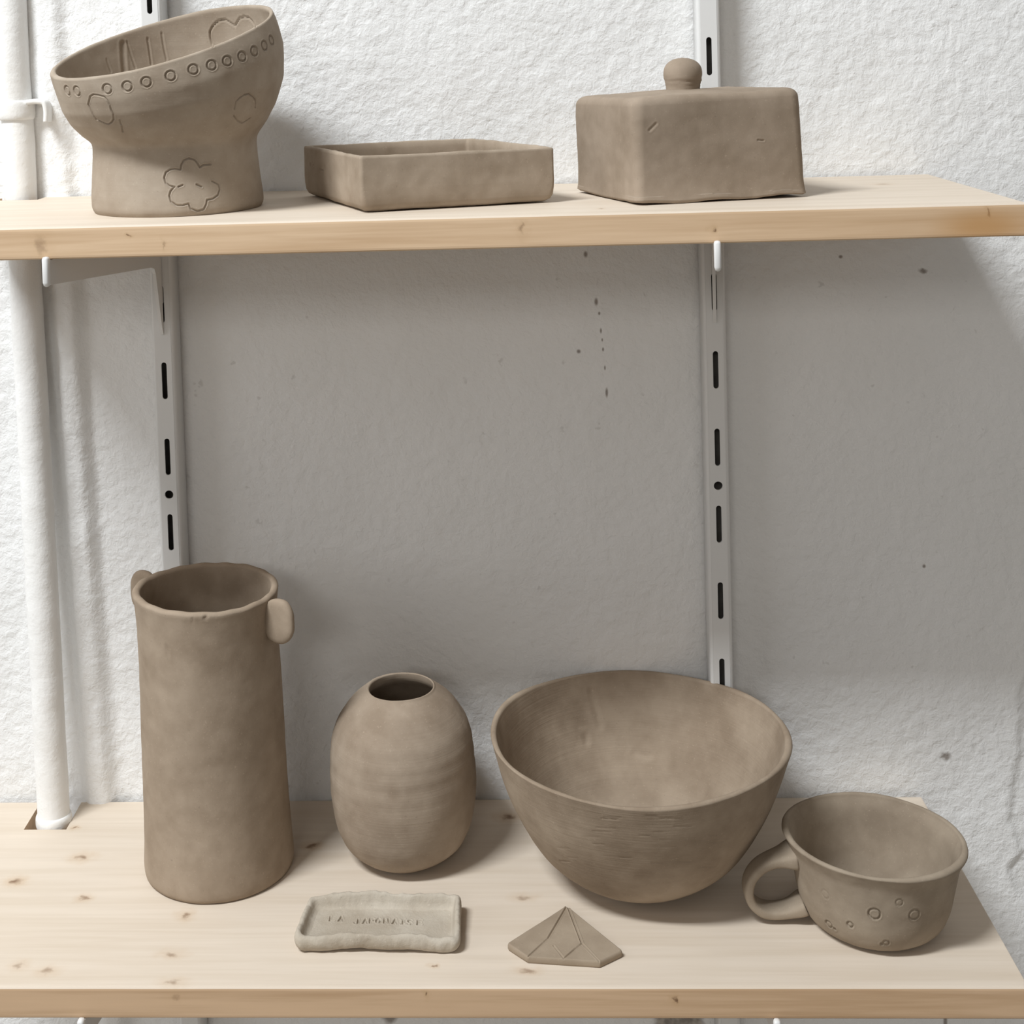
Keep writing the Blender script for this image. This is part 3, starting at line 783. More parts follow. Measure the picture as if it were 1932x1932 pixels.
        ([(-0.02253, -0.03499, 0.01705), (-0.022, -0.0352, 0.01661), (-0.02139, -0.03553, 0.01645), (-0.02081, -0.03591, 0.0166), (-0.02037, -0.03627, 0.01704), (-0.02017, -0.03653, 0.01767), (-0.02024, -0.03665, 0.01837), (-0.02058, -0.03662, 0.01899), (-0.0211, -0.03642, 0.01943), (-0.02172, -0.03609, 0.01958), (-0.0223, -0.03572, 0.01943), (-0.02274, -0.03535, 0.019), (-0.02293, -0.03508, 0.01837), (-0.02286, -0.03495, 0.01767), (-0.02253, -0.03499, 0.01705)], 0.0004, 0.001),
        ([(0.00136, -0.04443, 0.0343), (0.00208, -0.04436, 0.03385), (0.00292, -0.04431, 0.03377), (0.00371, -0.0443, 0.03405), (0.00431, -0.04435, 0.03465), (0.00459, -0.04445, 0.03544), (0.00449, -0.04459, 0.03627), (0.00404, -0.04474, 0.03697), (0.00333, -0.04485, 0.03741), (0.00249, -0.0449, 0.0375), (0.00169, -0.04486, 0.03722), (0.00109, -0.04476, 0.03663), (0.00082, -0.04464, 0.03584), (0.00091, -0.04453, 0.035), (0.00136, -0.04443, 0.0343)], 0.0003, 0.0005),
        ([(-0.00446, -0.03917, 0.00928), (-0.00385, -0.03909, 0.00893), (-0.00314, -0.03912, 0.00886), (-0.00248, -0.03926, 0.00909), (-0.002, -0.03948, 0.00957), (-0.00179, -0.03973, 0.0102), (-0.0019, -0.03996, 0.01087), (-0.0023, -0.04014, 0.01143), (-0.00292, -0.04021, 0.01178), (-0.00363, -0.04017, 0.01184), (-0.00429, -0.04003, 0.01162), (-0.00477, -0.03981, 0.01114), (-0.00497, -0.03957, 0.0105), (-0.00486, -0.03934, 0.00984), (-0.00446, -0.03917, 0.00928)], 0.0004, 0.0008),
        ([(-0.00577, -0.03895, 0.00913), (-0.00562, -0.03893, 0.00905), (-0.00544, -0.03895, 0.00903), (-0.00528, -0.03899, 0.00908), (-0.00516, -0.03905, 0.0092), (-0.00511, -0.03913, 0.00936), (-0.00514, -0.03918, 0.00952), (-0.00524, -0.03923, 0.00966), (-0.0054, -0.03924, 0.00975), (-0.00557, -0.03923, 0.00977), (-0.00574, -0.03918, 0.00971), (-0.00585, -0.03912, 0.00959), (-0.0059, -0.03905, 0.00944), (-0.00587, -0.03899, 0.00927), (-0.00577, -0.03895, 0.00913)], 0.0005, 0.0012),
        ([(-0.02843, -0.0284, 0.01118), (-0.02834, -0.02845, 0.01109), (-0.02824, -0.02852, 0.01105), (-0.02815, -0.02862, 0.01106), (-0.02809, -0.02871, 0.01113), (-0.02806, -0.02879, 0.01123), (-0.02808, -0.02883, 0.01136), (-0.02814, -0.02883, 0.01148), (-0.02823, -0.02879, 0.01157), (-0.02833, -0.02871, 0.01161), (-0.02842, -0.02862, 0.0116), (-0.02848, -0.02852, 0.01153), (-0.02851, -0.02845, 0.01142), (-0.02849, -0.0284, 0.0113), (-0.02843, -0.0284, 0.01118)], 0.0005, 0.0016),
    ],
    'dish': [
        ([(0.01423, -0.03965, 0.05223), (0.01548, -0.03933, 0.05187), (0.01672, -0.03902, 0.05152), (0.01797, -0.03872, 0.05117), (0.01921, -0.03842, 0.05082)], 0.0004, 0.0008),
        ([(-0.02664, -0.05135, 0.04104), (-0.02569, -0.05105, 0.0419), (-0.02475, -0.05078, 0.04276), (-0.02381, -0.05053, 0.04362), (-0.02287, -0.05031, 0.04449)], 0.0007, 0.0004),
        ([(0.03492, -0.03618, 0.03303), (0.03659, -0.03584, 0.03284), (0.03826, -0.03547, 0.03265)], 0.0004, 0.0006),
    ],
    'tray': [
        ([(-0.07007, 0.0232, 0.02053), (-0.07004, 0.02314, 0.02065), (-0.07004, 0.02313, 0.02078), (-0.07005, 0.02318, 0.0209), (-0.07008, 0.02327, 0.021), (-0.07013, 0.02339, 0.02104), (-0.07018, 0.02351, 0.02102), (-0.07023, 0.02361, 0.02094), (-0.07025, 0.02367, 0.02083), (-0.07026, 0.02368, 0.02069), (-0.07025, 0.02364, 0.02057), (-0.07021, 0.02354, 0.02048), (-0.07017, 0.02343, 0.02044), (-0.07012, 0.0233, 0.02046), (-0.07007, 0.0232, 0.02053)], 0.0005, 0.0014),
        ([(-0.06719, 0.01644, 0.02005), (-0.06716, 0.01638, 0.02016), (-0.06716, 0.01637, 0.0203), (-0.06719, 0.01642, 0.02042), (-0.06723, 0.0165, 0.02051), (-0.06729, 0.01662, 0.02055), (-0.06735, 0.01674, 0.02052), (-0.06739, 0.01684, 0.02045), (-0.06742, 0.0169, 0.02033), (-0.06742, 0.0169, 0.0202), (-0.06739, 0.01686, 0.02007), (-0.06735, 0.01677, 0.01999), (-0.06729, 0.01665, 0.01995), (-0.06724, 0.01654, 0.01997), (-0.06719, 0.01644, 0.02005)], 0.0005, 0.0014),
        ([(-0.06205, 0.00461, 0.01902), (-0.05917, -0.00231, 0.01858)], 0.0004, 0.0007),
    ],
    'tall': [
        ([(-0.01795, -0.0414, 0.15374), (-0.01751, -0.04156, 0.15225), (-0.01708, -0.04171, 0.15076), (-0.01664, -0.04185, 0.14926)], 0.0009, 0.0005),
        ([(-0.00116, -0.04641, 0.17274), (-0.00056, -0.04618, 0.17171)], 0.0005, 0.0009),
        ([(0.00557, -0.04578, 0.17264), (0.00758, -0.04542, 0.17339)], 0.0006, 0.001),
    ],
    'bowl': [
        ([(-0.03036, -0.07499, 0.05752), (-0.02896, -0.07563, 0.05778), (-0.02755, -0.07623, 0.05802), (-0.02615, -0.07678, 0.05824), (-0.02474, -0.0773, 0.05843)], 0.0004, 0.00025098),
        ([(0.00489, -0.08934, 0.07936), (0.00637, -0.08926, 0.07929), (0.00784, -0.08914, 0.07919)], 0.0004, 0.000309367),
        ([(-0.02837, -0.07973, 0.06936), (-0.02723, -0.08021, 0.06955), (-0.02609, -0.08067, 0.06972), (-0.02494, -0.08111, 0.06989), (-0.0238, -0.08153, 0.07005), (-0.02266, -0.08195, 0.0702), (-0.02152, -0.08237, 0.07036), (-0.02039, -0.08279, 0.07051), (-0.01925, -0.08319, 0.07065), (-0.01811, -0.08358, 0.07079)], 0.0004, 0.000217566),
        ([(0.02492, -0.08102, 0.06263), (0.02627, -0.08051, 0.06235), (0.02763, -0.07995, 0.06204), (0.029, -0.07935, 0.06171), (0.03037, -0.07872, 0.06136), (0.03174, -0.07809, 0.06102), (0.03312, -0.07743, 0.06066)], 0.0004, 0.000137654),
        ([(0.00621, -0.07884, 0.04987), (0.00759, -0.07873, 0.04978), (0.00899, -0.07858, 0.04967), (0.01038, -0.07841, 0.04954), (0.01178, -0.0782, 0.0494), (0.01318, -0.07794, 0.04922)], 0.0004, 0.000285313),
        ([(0.00911, -0.08907, 0.07924), (0.01034, -0.08894, 0.07915), (0.01158, -0.08881, 0.07905), (0.01282, -0.08864, 0.07894), (0.01407, -0.08843, 0.07881), (0.01532, -0.08818, 0.07866), (0.01657, -0.08788, 0.07847), (0.01783, -0.08755, 0.07827)], 0.0004, 0.000247775),
        ([(-0.02454, -0.08362, 0.07746), (-0.02338, -0.08406, 0.07763), (-0.02223, -0.0845, 0.0778), (-0.02107, -0.08492, 0.07796), (-0.01992, -0.08533, 0.07811), (-0.01876, -0.08572, 0.07824), (-0.01761, -0.08606, 0.07836), (-0.01645, -0.08639, 0.07847), (-0.01529, -0.0867, 0.07856)], 0.0004, 0.000218187),
        ([(0.01413, -0.07761, 0.04881), (0.01536, -0.07729, 0.04862), (0.0166, -0.07692, 0.0484), (0.01783, -0.07653, 0.04816), (0.01907, -0.07612, 0.04792), (0.02032, -0.0757, 0.04767), (0.02156, -0.07527, 0.04741), (0.02281, -0.0748, 0.04713)], 0.0004, 0.000330275),
        ([(-0.01595, -0.07674, 0.05077), (-0.01471, -0.0771, 0.05091), (-0.01347, -0.07741, 0.05103), (-0.01223, -0.07771, 0.05114), (-0.01099, -0.07798, 0.05124), (-0.00975, -0.07824, 0.05132)], 0.0004, 0.000333897),
        ([(0.02872, -0.0839, 0.07536), (0.03008, -0.08336, 0.07507), (0.03145, -0.08277, 0.07477), (0.03282, -0.08215, 0.07444)], 0.0004, 0.000154247),
        ([(0.03762, -0.07548, 0.06069), (0.03902, -0.07458, 0.06021), (0.04043, -0.07363, 0.05971), (0.04186, -0.07263, 0.05918), (0.0433, -0.07154, 0.0586), (0.04475, -0.07038, 0.05798), (0.04621, -0.06918, 0.05734)], 0.0004, 0.000175257),
        ([(-0.00586, -0.08523, 0.06778), (-0.00449, -0.08542, 0.06784), (-0.00312, -0.08558, 0.06787), (-0.00176, -0.0857, 0.06789), (-0.00039, -0.0858, 0.0679)], 0.0004, 0.000246269),
        ([(0.00153, -0.07825, 0.04847), (0.00268, -0.07825, 0.04844), (0.00385, -0.07821, 0.0484), (0.00501, -0.07815, 0.04833), (0.00618, -0.07808, 0.04826), (0.00735, -0.07798, 0.04817), (0.00852, -0.07785, 0.04807), (0.00969, -0.07771, 0.04797)], 0.0004, 0.000332236),
        ([(0.02778, -0.07004, 0.04107), (0.02923, -0.06919, 0.04059), (0.0307, -0.06829, 0.04009), (0.03217, -0.06734, 0.03955), (0.03366, -0.06631, 0.03896), (0.03517, -0.06512, 0.03829), (0.0367, -0.06377, 0.03753)], 0.0004, 0.000140775),
        ([(0.02814, -0.07045, 0.0421), (0.02948, -0.06968, 0.04167), (0.03082, -0.06887, 0.04121), (0.03216, -0.06802, 0.04073), (0.03352, -0.06712, 0.04022), (0.03489, -0.0661, 0.03965), (0.03629, -0.06492, 0.03898), (0.03771, -0.06363, 0.03824), (0.03913, -0.06231, 0.0375)], 0.0004, 0.000242277),
        ([(0.0131, -0.08719, 0.07389), (0.01443, -0.08693, 0.07373), (0.01577, -0.08662, 0.07355), (0.01711, -0.08628, 0.07335), (0.01846, -0.08592, 0.07314), (0.0198, -0.08556, 0.07293), (0.02115, -0.0852, 0.07271), (0.0225, -0.08482, 0.07249)], 0.0004, 0.000243383),
        ([(-0.02602, -0.08263, 0.07598), (-0.02487, -0.08309, 0.07616), (-0.02373, -0.08353, 0.07633), (-0.02258, -0.08396, 0.07648), (-0.02143, -0.08438, 0.07664), (-0.02029, -0.08479, 0.07679), (-0.01914, -0.08518, 0.07693), (-0.018, -0.08554, 0.07705), (-0.01685, -0.08587, 0.07715)], 0.0004, 0.000347452),
        ([(-0.04412, -0.05952, 0.04114), (-0.04292, -0.06078, 0.04175), (-0.04172, -0.06196, 0.04232), (-0.04053, -0.06304, 0.04283), (-0.03933, -0.06402, 0.04328), (-0.03813, -0.06493, 0.0437)], 0.0004, 0.000137691),
        ([(-0.02521, -0.07364, 0.05001), (-0.02403, -0.07412, 0.05022), (-0.02285, -0.07458, 0.05041), (-0.02167, -0.07503, 0.05059), (-0.02049, -0.07548, 0.05077), (-0.01932, -0.0759, 0.05094), (-0.01814, -0.07632, 0.0511), (-0.01696, -0.0767, 0.05125), (-0.01579, -0.07705, 0.05138)], 0.0004, 0.000111048),
        ([(0.00386, -0.0896, 0.08011), (0.00504, -0.08956, 0.08006), (0.00623, -0.08949, 0.08), (0.00742, -0.08939, 0.07992), (0.00861, -0.08928, 0.07983), (0.0098, -0.08915, 0.07973), (0.01099, -0.08902, 0.07964), (0.01219, -0.08887, 0.07953)], 0.0004, 0.000182739),
        ([(0.03024, -0.06881, 0.04067), (0.03172, -0.06789, 0.04015), (0.03321, -0.06689, 0.03959), (0.03473, -0.06577, 0.03896), (0.03627, -0.06446, 0.03822), (0.03783, -0.06305, 0.03743)], 0.0004, 0.000349627),
        ([(-0.02378, -0.08341, 0.07599), (-0.02257, -0.08386, 0.07616), (-0.02136, -0.08431, 0.07633), (-0.02015, -0.08474, 0.07649), (-0.01894, -0.08514, 0.07664), (-0.01772, -0.08552, 0.07677), (-0.01651, -0.08586, 0.07688)], 0.0004, 0.000107844),
        ([(-0.03406, -0.07476, 0.06149), (-0.03282, -0.07541, 0.06176), (-0.03158, -0.07605, 0.06202), (-0.03035, -0.07666, 0.06227), (-0.02911, -0.07722, 0.06249), (-0.02787, -0.07773, 0.06268), (-0.02663, -0.07823, 0.06287)], 0.0004, 0.00013905),
        ([(-0.04839, -0.05133, 0.03444), (-0.04707, -0.05334, 0.03546), (-0.04575, -0.05512, 0.03636), (-0.04443, -0.05672, 0.03715), (-0.04311, -0.05821, 0.03788)], 0.0004, 0.000339665),
        ([(0.03068, -0.07995, 0.06492), (0.03204, -0.07931, 0.06458), (0.0334, -0.07865, 0.06423), (0.03477, -0.07796, 0.06386), (0.03615, -0.07722, 0.06346), (0.03754, -0.07641, 0.06303)], 0.0004, 0.000230018),
        ([(0.0068, -0.08328, 0.06045), (0.00799, -0.08319, 0.06037), (0.00919, -0.08308, 0.06029), (0.01039, -0.08295, 0.06019), (0.01159, -0.08278, 0.06007), (0.0128, -0.08258, 0.05994), (0.01401, -0.08234, 0.05978)], 0.0004, 0.000255032),
        ([(0.03521, -0.07584, 0.05879), (0.03655, -0.07508, 0.05839), (0.0379, -0.07424, 0.05794), (0.03927, -0.07334, 0.05745), (0.04064, -0.07237, 0.05693), (0.04203, -0.07132, 0.05637)], 0.0004, 0.000280078),
        ([(-0.03036, -0.07805, 0.06647), (-0.02909, -0.0786, 0.06668), (-0.02782, -0.07914, 0.06689), (-0.02655, -0.07966, 0.06709), (-0.02528, -0.08017, 0.06728), (-0.02401, -0.08066, 0.06747), (-0.02275, -0.08115, 0.06765), (-0.02148, -0.08162, 0.06782), (-0.02021, -0.08207, 0.06799)], 0.0004, 0.000230282),
        ([(-0.00219, -0.08973, 0.08119), (-0.001, -0.08981, 0.0812), (0.00019, -0.08987, 0.0812), (0.00138, -0.08991, 0.08118), (0.00257, -0.08993, 0.08115), (0.00376, -0.08991, 0.08111)], 0.0004, 0.000244991),
        ([(-0.05047, -0.05665, 0.0452), (-0.04918, -0.05832, 0.04602), (-0.0479, -0.05984, 0.04675), (-0.04661, -0.06123, 0.04741), (-0.04533, -0.06252, 0.04801), (-0.04405, -0.06376, 0.04859), (-0.04277, -0.06492, 0.04912)], 0.0004, 0.00011502),
        ([(0.00518, -0.08509, 0.06528), (0.00652, -0.08504, 0.06522), (0.00787, -0.08495, 0.06514), (0.00921, -0.08483, 0.06505), (0.01056, -0.08468, 0.06494), (0.01192, -0.0845, 0.06481), (0.01328, -0.08426, 0.06465)], 0.0004, 0.000188144),
        ([(0.01283, -0.08039, 0.05458), (0.01438, -0.08008, 0.05438), (0.01594, -0.07968, 0.05414)], 0.0004, 0.000115144),
        ([(0.01019, -0.0766, 0.04574), (0.01141, -0.07645, 0.04563), (0.01264, -0.07625, 0.0455), (0.01387, -0.076, 0.04534), (0.0151, -0.07568, 0.04514)], 0.0004, 0.000214078),
        ([(0.00193, -0.08676, 0.07051), (0.00333, -0.08678, 0.07049), (0.00473, -0.08675, 0.07044), (0.00614, -0.08667, 0.07036), (0.00755, -0.08657, 0.07027)], 0.0004, 0.000178168),
        ([(-0.02161, 0.07844, 0.07423), (-0.0213, 0.07816, 0.07296), (-0.02099, 0.07788, 0.07168), (-0.02068, 0.07758, 0.07042), (-0.02037, 0.07728, 0.06915), (-0.02007, 0.07696, 0.0679), (-0.01976, 0.07664, 0.06664), (-0.01945, 0.0763, 0.0654), (-0.01915, 0.07595, 0.06416), (-0.01884, 0.0756, 0.06292), (-0.01854, 0.07525, 0.06169), (-0.01823, 0.07488, 0.06046), (-0.01793, 0.07449, 0.05924), (-0.01763, 0.0741, 0.05803), (-0.01733, 0.0737, 0.05682), (-0.01703, 0.0733, 0.05561), (-0.01673, 0.0729, 0.0544)], 0.002, 0.0005),
        ([(0.0052, 0.06704, 0.03832), (0.00669, 0.06679, 0.03823), (0.00818, 0.06651, 0.03817), (0.00966, 0.06621, 0.03811), (0.01114, 0.0659, 0.03805), (0.01261, 0.06558, 0.03801), (0.01409, 0.06525, 0.03796)], 0.002, 0.0005),
        ([(-0.02627, 0.06811, 0.04973), (-0.02605, 0.06755, 0.04824), (-0.02584, 0.06695, 0.04678)], 0.002, 0.0005),
    ],
}

# ------------------------------------------------------------------ footed bowl
FO = np.array([0.0085, -0.0950, ZU])


def footed_bowl():
    N = 960
    th = np.linspace(0, 2 * math.pi, N, endpoint=False)

    def ring(c, a, b, r):
        """ring around c in the plane z = -(a x + b y), r measured horizontally"""
        x, y = r * np.cos(th), r * np.sin(th)
        return np.stack([c[0] + x, c[1] + y, c[2] - a * x - b * y], -1)
    # keys: s, centre, tilt a, b, radius
    K = np.array([
        # cx, cy, cz, a, b, r
        [0.0072, -0.0950, 0.0000, 0.00, 0.00, 0.0490],
        [0.0072, -0.0950, 0.0022, 0.00, 0.00, 0.0508],
        [0.0068, -0.0950, 0.0090, 0.00, 0.00, 0.0506],
        [0.0064, -0.0950, 0.0180, 0.00, 0.00, 0.0497],
        [0.0064, -0.0950, 0.0290, 0.00, 0.00, 0.0487],
        [0.0066, -0.0950, 0.0385, -0.01, 0.00, 0.0482],
        [0.0068, -0.0954, 0.0418, -0.015, -0.02, 0.0489],
        [0.0071, -0.0960, 0.0480, -0.035, -0.045, 0.0545],
        [0.0074, -0.0968, 0.0570, -0.060, -0.080, 0.0604],
        [0.0078, -0.0980, 0.0690, -0.105, -0.135, 0.0648],
        [0.0072, -0.0995, 0.0830, -0.155, -0.200, 0.0665],
        [0.0050, -0.1005, 0.0930, -0.185, -0.240, 0.0662],
        [0.0032, -0.1010, 0.0990, -0.1968, -0.2561, 0.0655]])
    K[:, 0] = 0.203 - 0.992 * (0.203 - K[:, 0]) + 0.0007
    K[:, 5] *= 0.990
    L = np.r_[0, np.cumsum(np.hypot(np.diff(K[:, 2]), np.diff(K[:, 5])))]
    m = 270
    t = np.linspace(0, L[-1], m)
    D = np.array([np.interp(t, L, K[:, c_]) for c_ in range(6)]).T
    # smooth the key interpolation
    ker = np.hanning(23)
    ker /= ker.sum()
    pad = np.vstack([2 * D[0] - D[11:0:-1], D, 2 * D[-1] - D[-2:-13:-1]])
    D = np.array([np.convolve(pad[:, c_], ker, 'valid') for c_ in range(6)]).T
    O3 = FO
    rings = [ring((d[0] - O3[0], d[1] - O3[1], d[2]), d[3], d[4], d[5]) for d in D]
    # lip
    last = D[-1]
    for dr, dz in ((-0.0004, 0.0007), (-0.0012, 0.0010), (-0.0021, 0.0009), (-0.0028, 0.0003)):
        rings.append(ring((last[0] - O3[0], last[1] - O3[1], last[2] + dz), last[3], last[4], last[5] + dr))
    # inside
    sel = D[::-1]
    sel = sel[(sel[:, 2] > 0.046)][::2]
    for d in sel[1:]:
        w = 0.0030 + 0.0022 * np.clip((0.075 - d[2]) / 0.03, 0, 1)
        rings.append(ring((d[0] - O3[0], d[1] - O3[1], d[2]), d[3], d[4], d[5] - w))
    d = sel[-1]
    for f, dz in ((0.93, -0.0015), (0.8, -0.0024), (0.6, -0.003), (0.3, -0.0034), (0.05, -0.0035)):
        rings.append(ring((d[0] - O3[0], d[1] - O3[1], d[2] + dz), d[3] * f, d[4] * f, (d[5] - 0.005) * f))
    me = loft('bowl_body', np.array(rings))
    wobble(me, 0.0006, 28.0, 3.0, 0.00012, 160.0)
    engrave(me, MARKS.get('foot', []))
    return me


o = link('footed_bowl', footed_bowl(), clay_foot, None, FO)
tag(o, 'unfired clay bowl tilted on a wide foot, stamped with rings, flowers and a heart', 'bowl')


# ------------------------------------------------------------------ square-cornered slab pieces
def quad_ring(corners, inset, rad, ns=150, ncor=14, bulge=None):
    c = np.asarray(corners, float)
    n = len(c)
    # offset the edges inwards
    new = []
    for a in range(n):
        p, q_, r_ = c[a - 1], c[a], c[(a + 1) % n]
        d1 = (q_ - p) / np.linalg.norm(q_ - p)
        d2 = (r_ - q_) / np.linalg.norm(r_ - q_)
        n1 = np.array([-d1[1], d1[0]])
        n2 = np.array([-d2[1], d2[0]])
        A = np.array([n1, n2])
        new.append(np.linalg.solve(A, [n1 @ (q_ + n1 * inset), n2 @ (q_ + n2 * inset)]))
    c = np.array(new)
    out = []
    for a in range(n):
        p, q_, r_ = c[a - 1], c[a], c[(a + 1) % n]
        d1 = (p - q_) / np.linalg.norm(p - q_)
        d2 = (r_ - q_) / np.linalg.norm(r_ - q_)
        half = math.acos(np.clip(d1 @ d2, -1, 1)) / 2
        rr = max(rad, 1e-5)
        tl = rr / math.tan(half)
        s0, s1 = q_ + d1 * tl, q_ + d2 * tl
        cen = q_ + (d1 + d2) / np.linalg.norm(d1 + d2) * rr / math.sin(half)
        a0 = math.atan2(*(s0 - cen)[::-1])
        a1 = math.atan2(*(s1 - cen)[::-1])
        da = (a1 - a0 + math.pi) % (2 * math.pi) - math.pi
        out.append([cen + rr * np.array([math.cos(a0 + da * u), math.sin(a0 + da * u)]) for u in np.linspace(0, 1, ncor)])
    ring = []
    for a in range(n):
        ring += out[a]
        s, e = out[a][-1], out[(a + 1) % n][0]
        for u in np.linspace(0, 1, ns + 2)[1:-1]:
            pnt = s + (e - s) * u
            if bulge:
                d = (e - s) / np.linalg.norm(e - s)
                pnt = pnt + np.array([d[1], -d[0]]) * bulge * 4 * u * (1 - u)
            ring.append(pnt)
    return np.array(ring)


def ring3(xy, z):
    return np.c_[xy, np.full(len(xy), z) if np.isscalar(z) else z]


# square tray
TC = np.array([(0.1238, -0.1500), (0.2318, -0.1185), (0.1815, -0.0080), (0.0772, -0.0400)])
TO = TC.mean(0)
tc = TC - TO
rings = []
HT = 0.0312


for ins, rad, z in [(0.007, 0.003, 0.0), (0.0035, 0.0038, 0.0005), (0.0014, 0.0035, 0.0020), (0.0004, 0.0028, 0.0045), (0.0001, 0.0022, 0.0085)]:
    rings.append(ring3(quad_ring(tc, ins, rad), z))
for z in np.linspace(0.0125, HT - 0.0012, 44):
    rings.append(ring3(quad_ring(tc, 0.0, 0.0018, bulge=0.0003), z))
for ins, z in [(0.0002, HT - 0.0003), (0.0008, HT), (0.0020, HT - 0.0001), (0.0027, HT - 0.0007)]:
    rings.append(ring3(quad_ring(tc, ins, 0.0016), z))
for z in np.linspace(HT - 0.004, 0.0085, 12):
    rings.append(ring3(quad_ring(tc, 0.0031, 0.0022), z))
for ins, z in [(0.0048, 0.0062), (0.0075, 0.0050)]:
    rings.append(ring3(quad_ring(tc, ins, 0.005), z))
for ins in np.linspace(0.010, 0.046, 14):
    rings.append(ring3(quad_ring(tc, ins, 0.003), 0.0046))
me = loft('square_tray', np.array(rings))
wobble(me, 0.0008, 24.0, 11.0, 0.0003, 130.0)
engrave(me, MARKS.get('tray', []))
o = link('square_tray', me, clay_tray, None, (TO[0], TO[1], ZU + 0.0004))
tag(o, 'shallow square clay tray with thin upright sides, between footed bowl and lidded dish', 'tray')

# butter-dish cover
DC = np.array([(0.2758, -0.1460), (0.3732, -0.1225), (0.3445, -0.0370), (0.2462, -0.0615)])
DO = DC.mean(0)
dc = DC - DO
HD = 0.0590
rings = []
rings.append(ring3(quad_ring(dc, 0.0062, 0.004, 190, 22), 0.0008))
rings.append(ring3(quad_ring(dc, 0.0030, 0.0045, 190, 22), 0.0003))
rings.append(ring3(quad_ring(dc, 0.0006, 0.0045, 190, 22), 0.0006))
for u in np.linspace(0.03, 0.80, 110):
    flare = -0.0012 * math.exp(-u / 0.08) + 0.0012 * u
    rings.append(ring3(quad_ring(dc, flare, 0.0045 + 0.002 * u, 190, 22, bulge=-0.0010), HD * u))
Rt = 0.0062
for a in np.linspace(0.12, 1.0, 14) * math.pi / 2:
    rings.append(ring3(quad_ring(dc, 0.0012 + Rt * (1 - math.cos(a)), 0.0068 - 0.002 * math.sin(a), 190, 22, bulge=-0.0010 * math.cos(a)),
                       HD - Rt + Rt * math.sin(a)))
for ins in np.linspace(0.013, 0.041, 14):
    rings.append(ring3(quad_ring(dc, ins, 0.0045, 190, 22), HD + 0.0012 * (ins - 0.012) / 0.028))
me = loft('cover_body', np.array(rings))
wobble(me, 0.0013, 21.0, 17.0, 0.0002, 150.0)
# the slab lid rises a little to the right
cc = get_co(me)
cc[:, 2] += np.clip(cc[:, 2] / HD, 0, 1) * (0.0012 + 0.034 * cc[:, 0])
cc[:, 2] += np.where(cc[:, 2] < 0.004, 0.0005 * np.sin(cc[:, 0] * 160.0) + 0.0003, 0.0)
cc[:, 2] = np.maximum(cc[:, 2], 0.0)
cc[:, 0] -= 0.0030 * np.clip(cc[:, 2] / HD, 0, 1) * np.clip(-cc[:, 0] / 0.04, 0, 1)
set_co(me, cc)
engrave(me, MARKS.get('dish', []))
dish = tag(empty('butter_dish_cover', (DO[0], DO[1], ZU + 0.0002)), 'box-shaped clay cover with a round ball knob on top', 'dish cover')
link('cover_body', me, clay_dish, dish)
# ball knob
kp = [(0.0, -0.0015), (0.0095, -0.0012), (0.0098, 0.0004), (0.0101, 0.0025), (0.0110, 0.0062), (0.0112, 0.0092), (0.0103, 0.0130), (0.0077, 0.0161), (0.0042, 0.0178), (0.0008, 0.0183)]
kp = catmull(kp, 44)
N = 64
th = np.linspace(0, 2 * math.pi, N, endpoint=False)
rings = [np.stack([max(r_, 1e-4) * np.cos(th), max(r_, 1e-4) * np.sin(th), np.full(N, z_)], -1) for r_, z_ in kp]
me = loft('knob', rings)
wobble(me, 0.0004, 90.0, 5.0)
cc = get_co(me)
nn = normals(me)
band = np.exp(-((cc[:, 2] - 0.0045) / 0.0032)**2)
w_ = np.array([noise.noise(Vector((c[0] * 120, c[1] * 120, c[2] * 900))) for c in cc])
set_co(me, cc + nn * (0.0005 * band * w_)[:, None])
link('knob', me, clay_dish, dish, (0.3088 - DO[0], -0.0880 - DO[1], HD + 0.0026))

# ------------------------------------------------------------------ tall vase
HV = 0.1741
outer = [(0.0, 0.0), (0.0420, 0.0), (0.0446, 0.0010), (0.0455, 0.0045), (0.0452, 0.015), (0.0446, 0.030), (0.0441, 0.058), (0.0437, 0.087),
         (0.0432, 0.116), (0.0429, 0.140), (0.0430, 0.160), (0.0437, 0.169), (0.0444, HV - 0.0008)]
inner = [(0.0393, HV - 0.0008), (0.0388, 0.168), (0.0386, 0.155), (0.0388, 0.12), (0.0394, 0.06), (0.0396, 0.012), (0.036, 0.0065), (0.0, 0.006)]
me = revolve('vase_body', outer, inner, 300, (-0.0107, -0.0117), (-0.0288, -0.0032), HV, 130, 70)
wobble(me, 0.0006, 14.0, 23.0, 0.00015, 130.0)
cc = get_co(me)
lipm = np.clip((cc[:, 2] - 0.150) / 0.024, 0, 1)**2
ang = np.arctan2(cc[:, 1], cc[:, 0])
cc[:, 2] += lipm * (0.0006 * np.sin(2 * ang + 0.5) + 0.00015 * np.sin(7 * ang) + 0.0002 * np.sin(17 * ang + 1))
set_co(me, cc)
engrave(me, MARKS.get('tall', []))
vase = tag(empty('tall_vase', (0.0152, -0.0775, ZL)), 'tall straight clay cylinder vase with two small ear lugs at its rim', 'vase')
link('vase_body', me, clay_tall, vase)


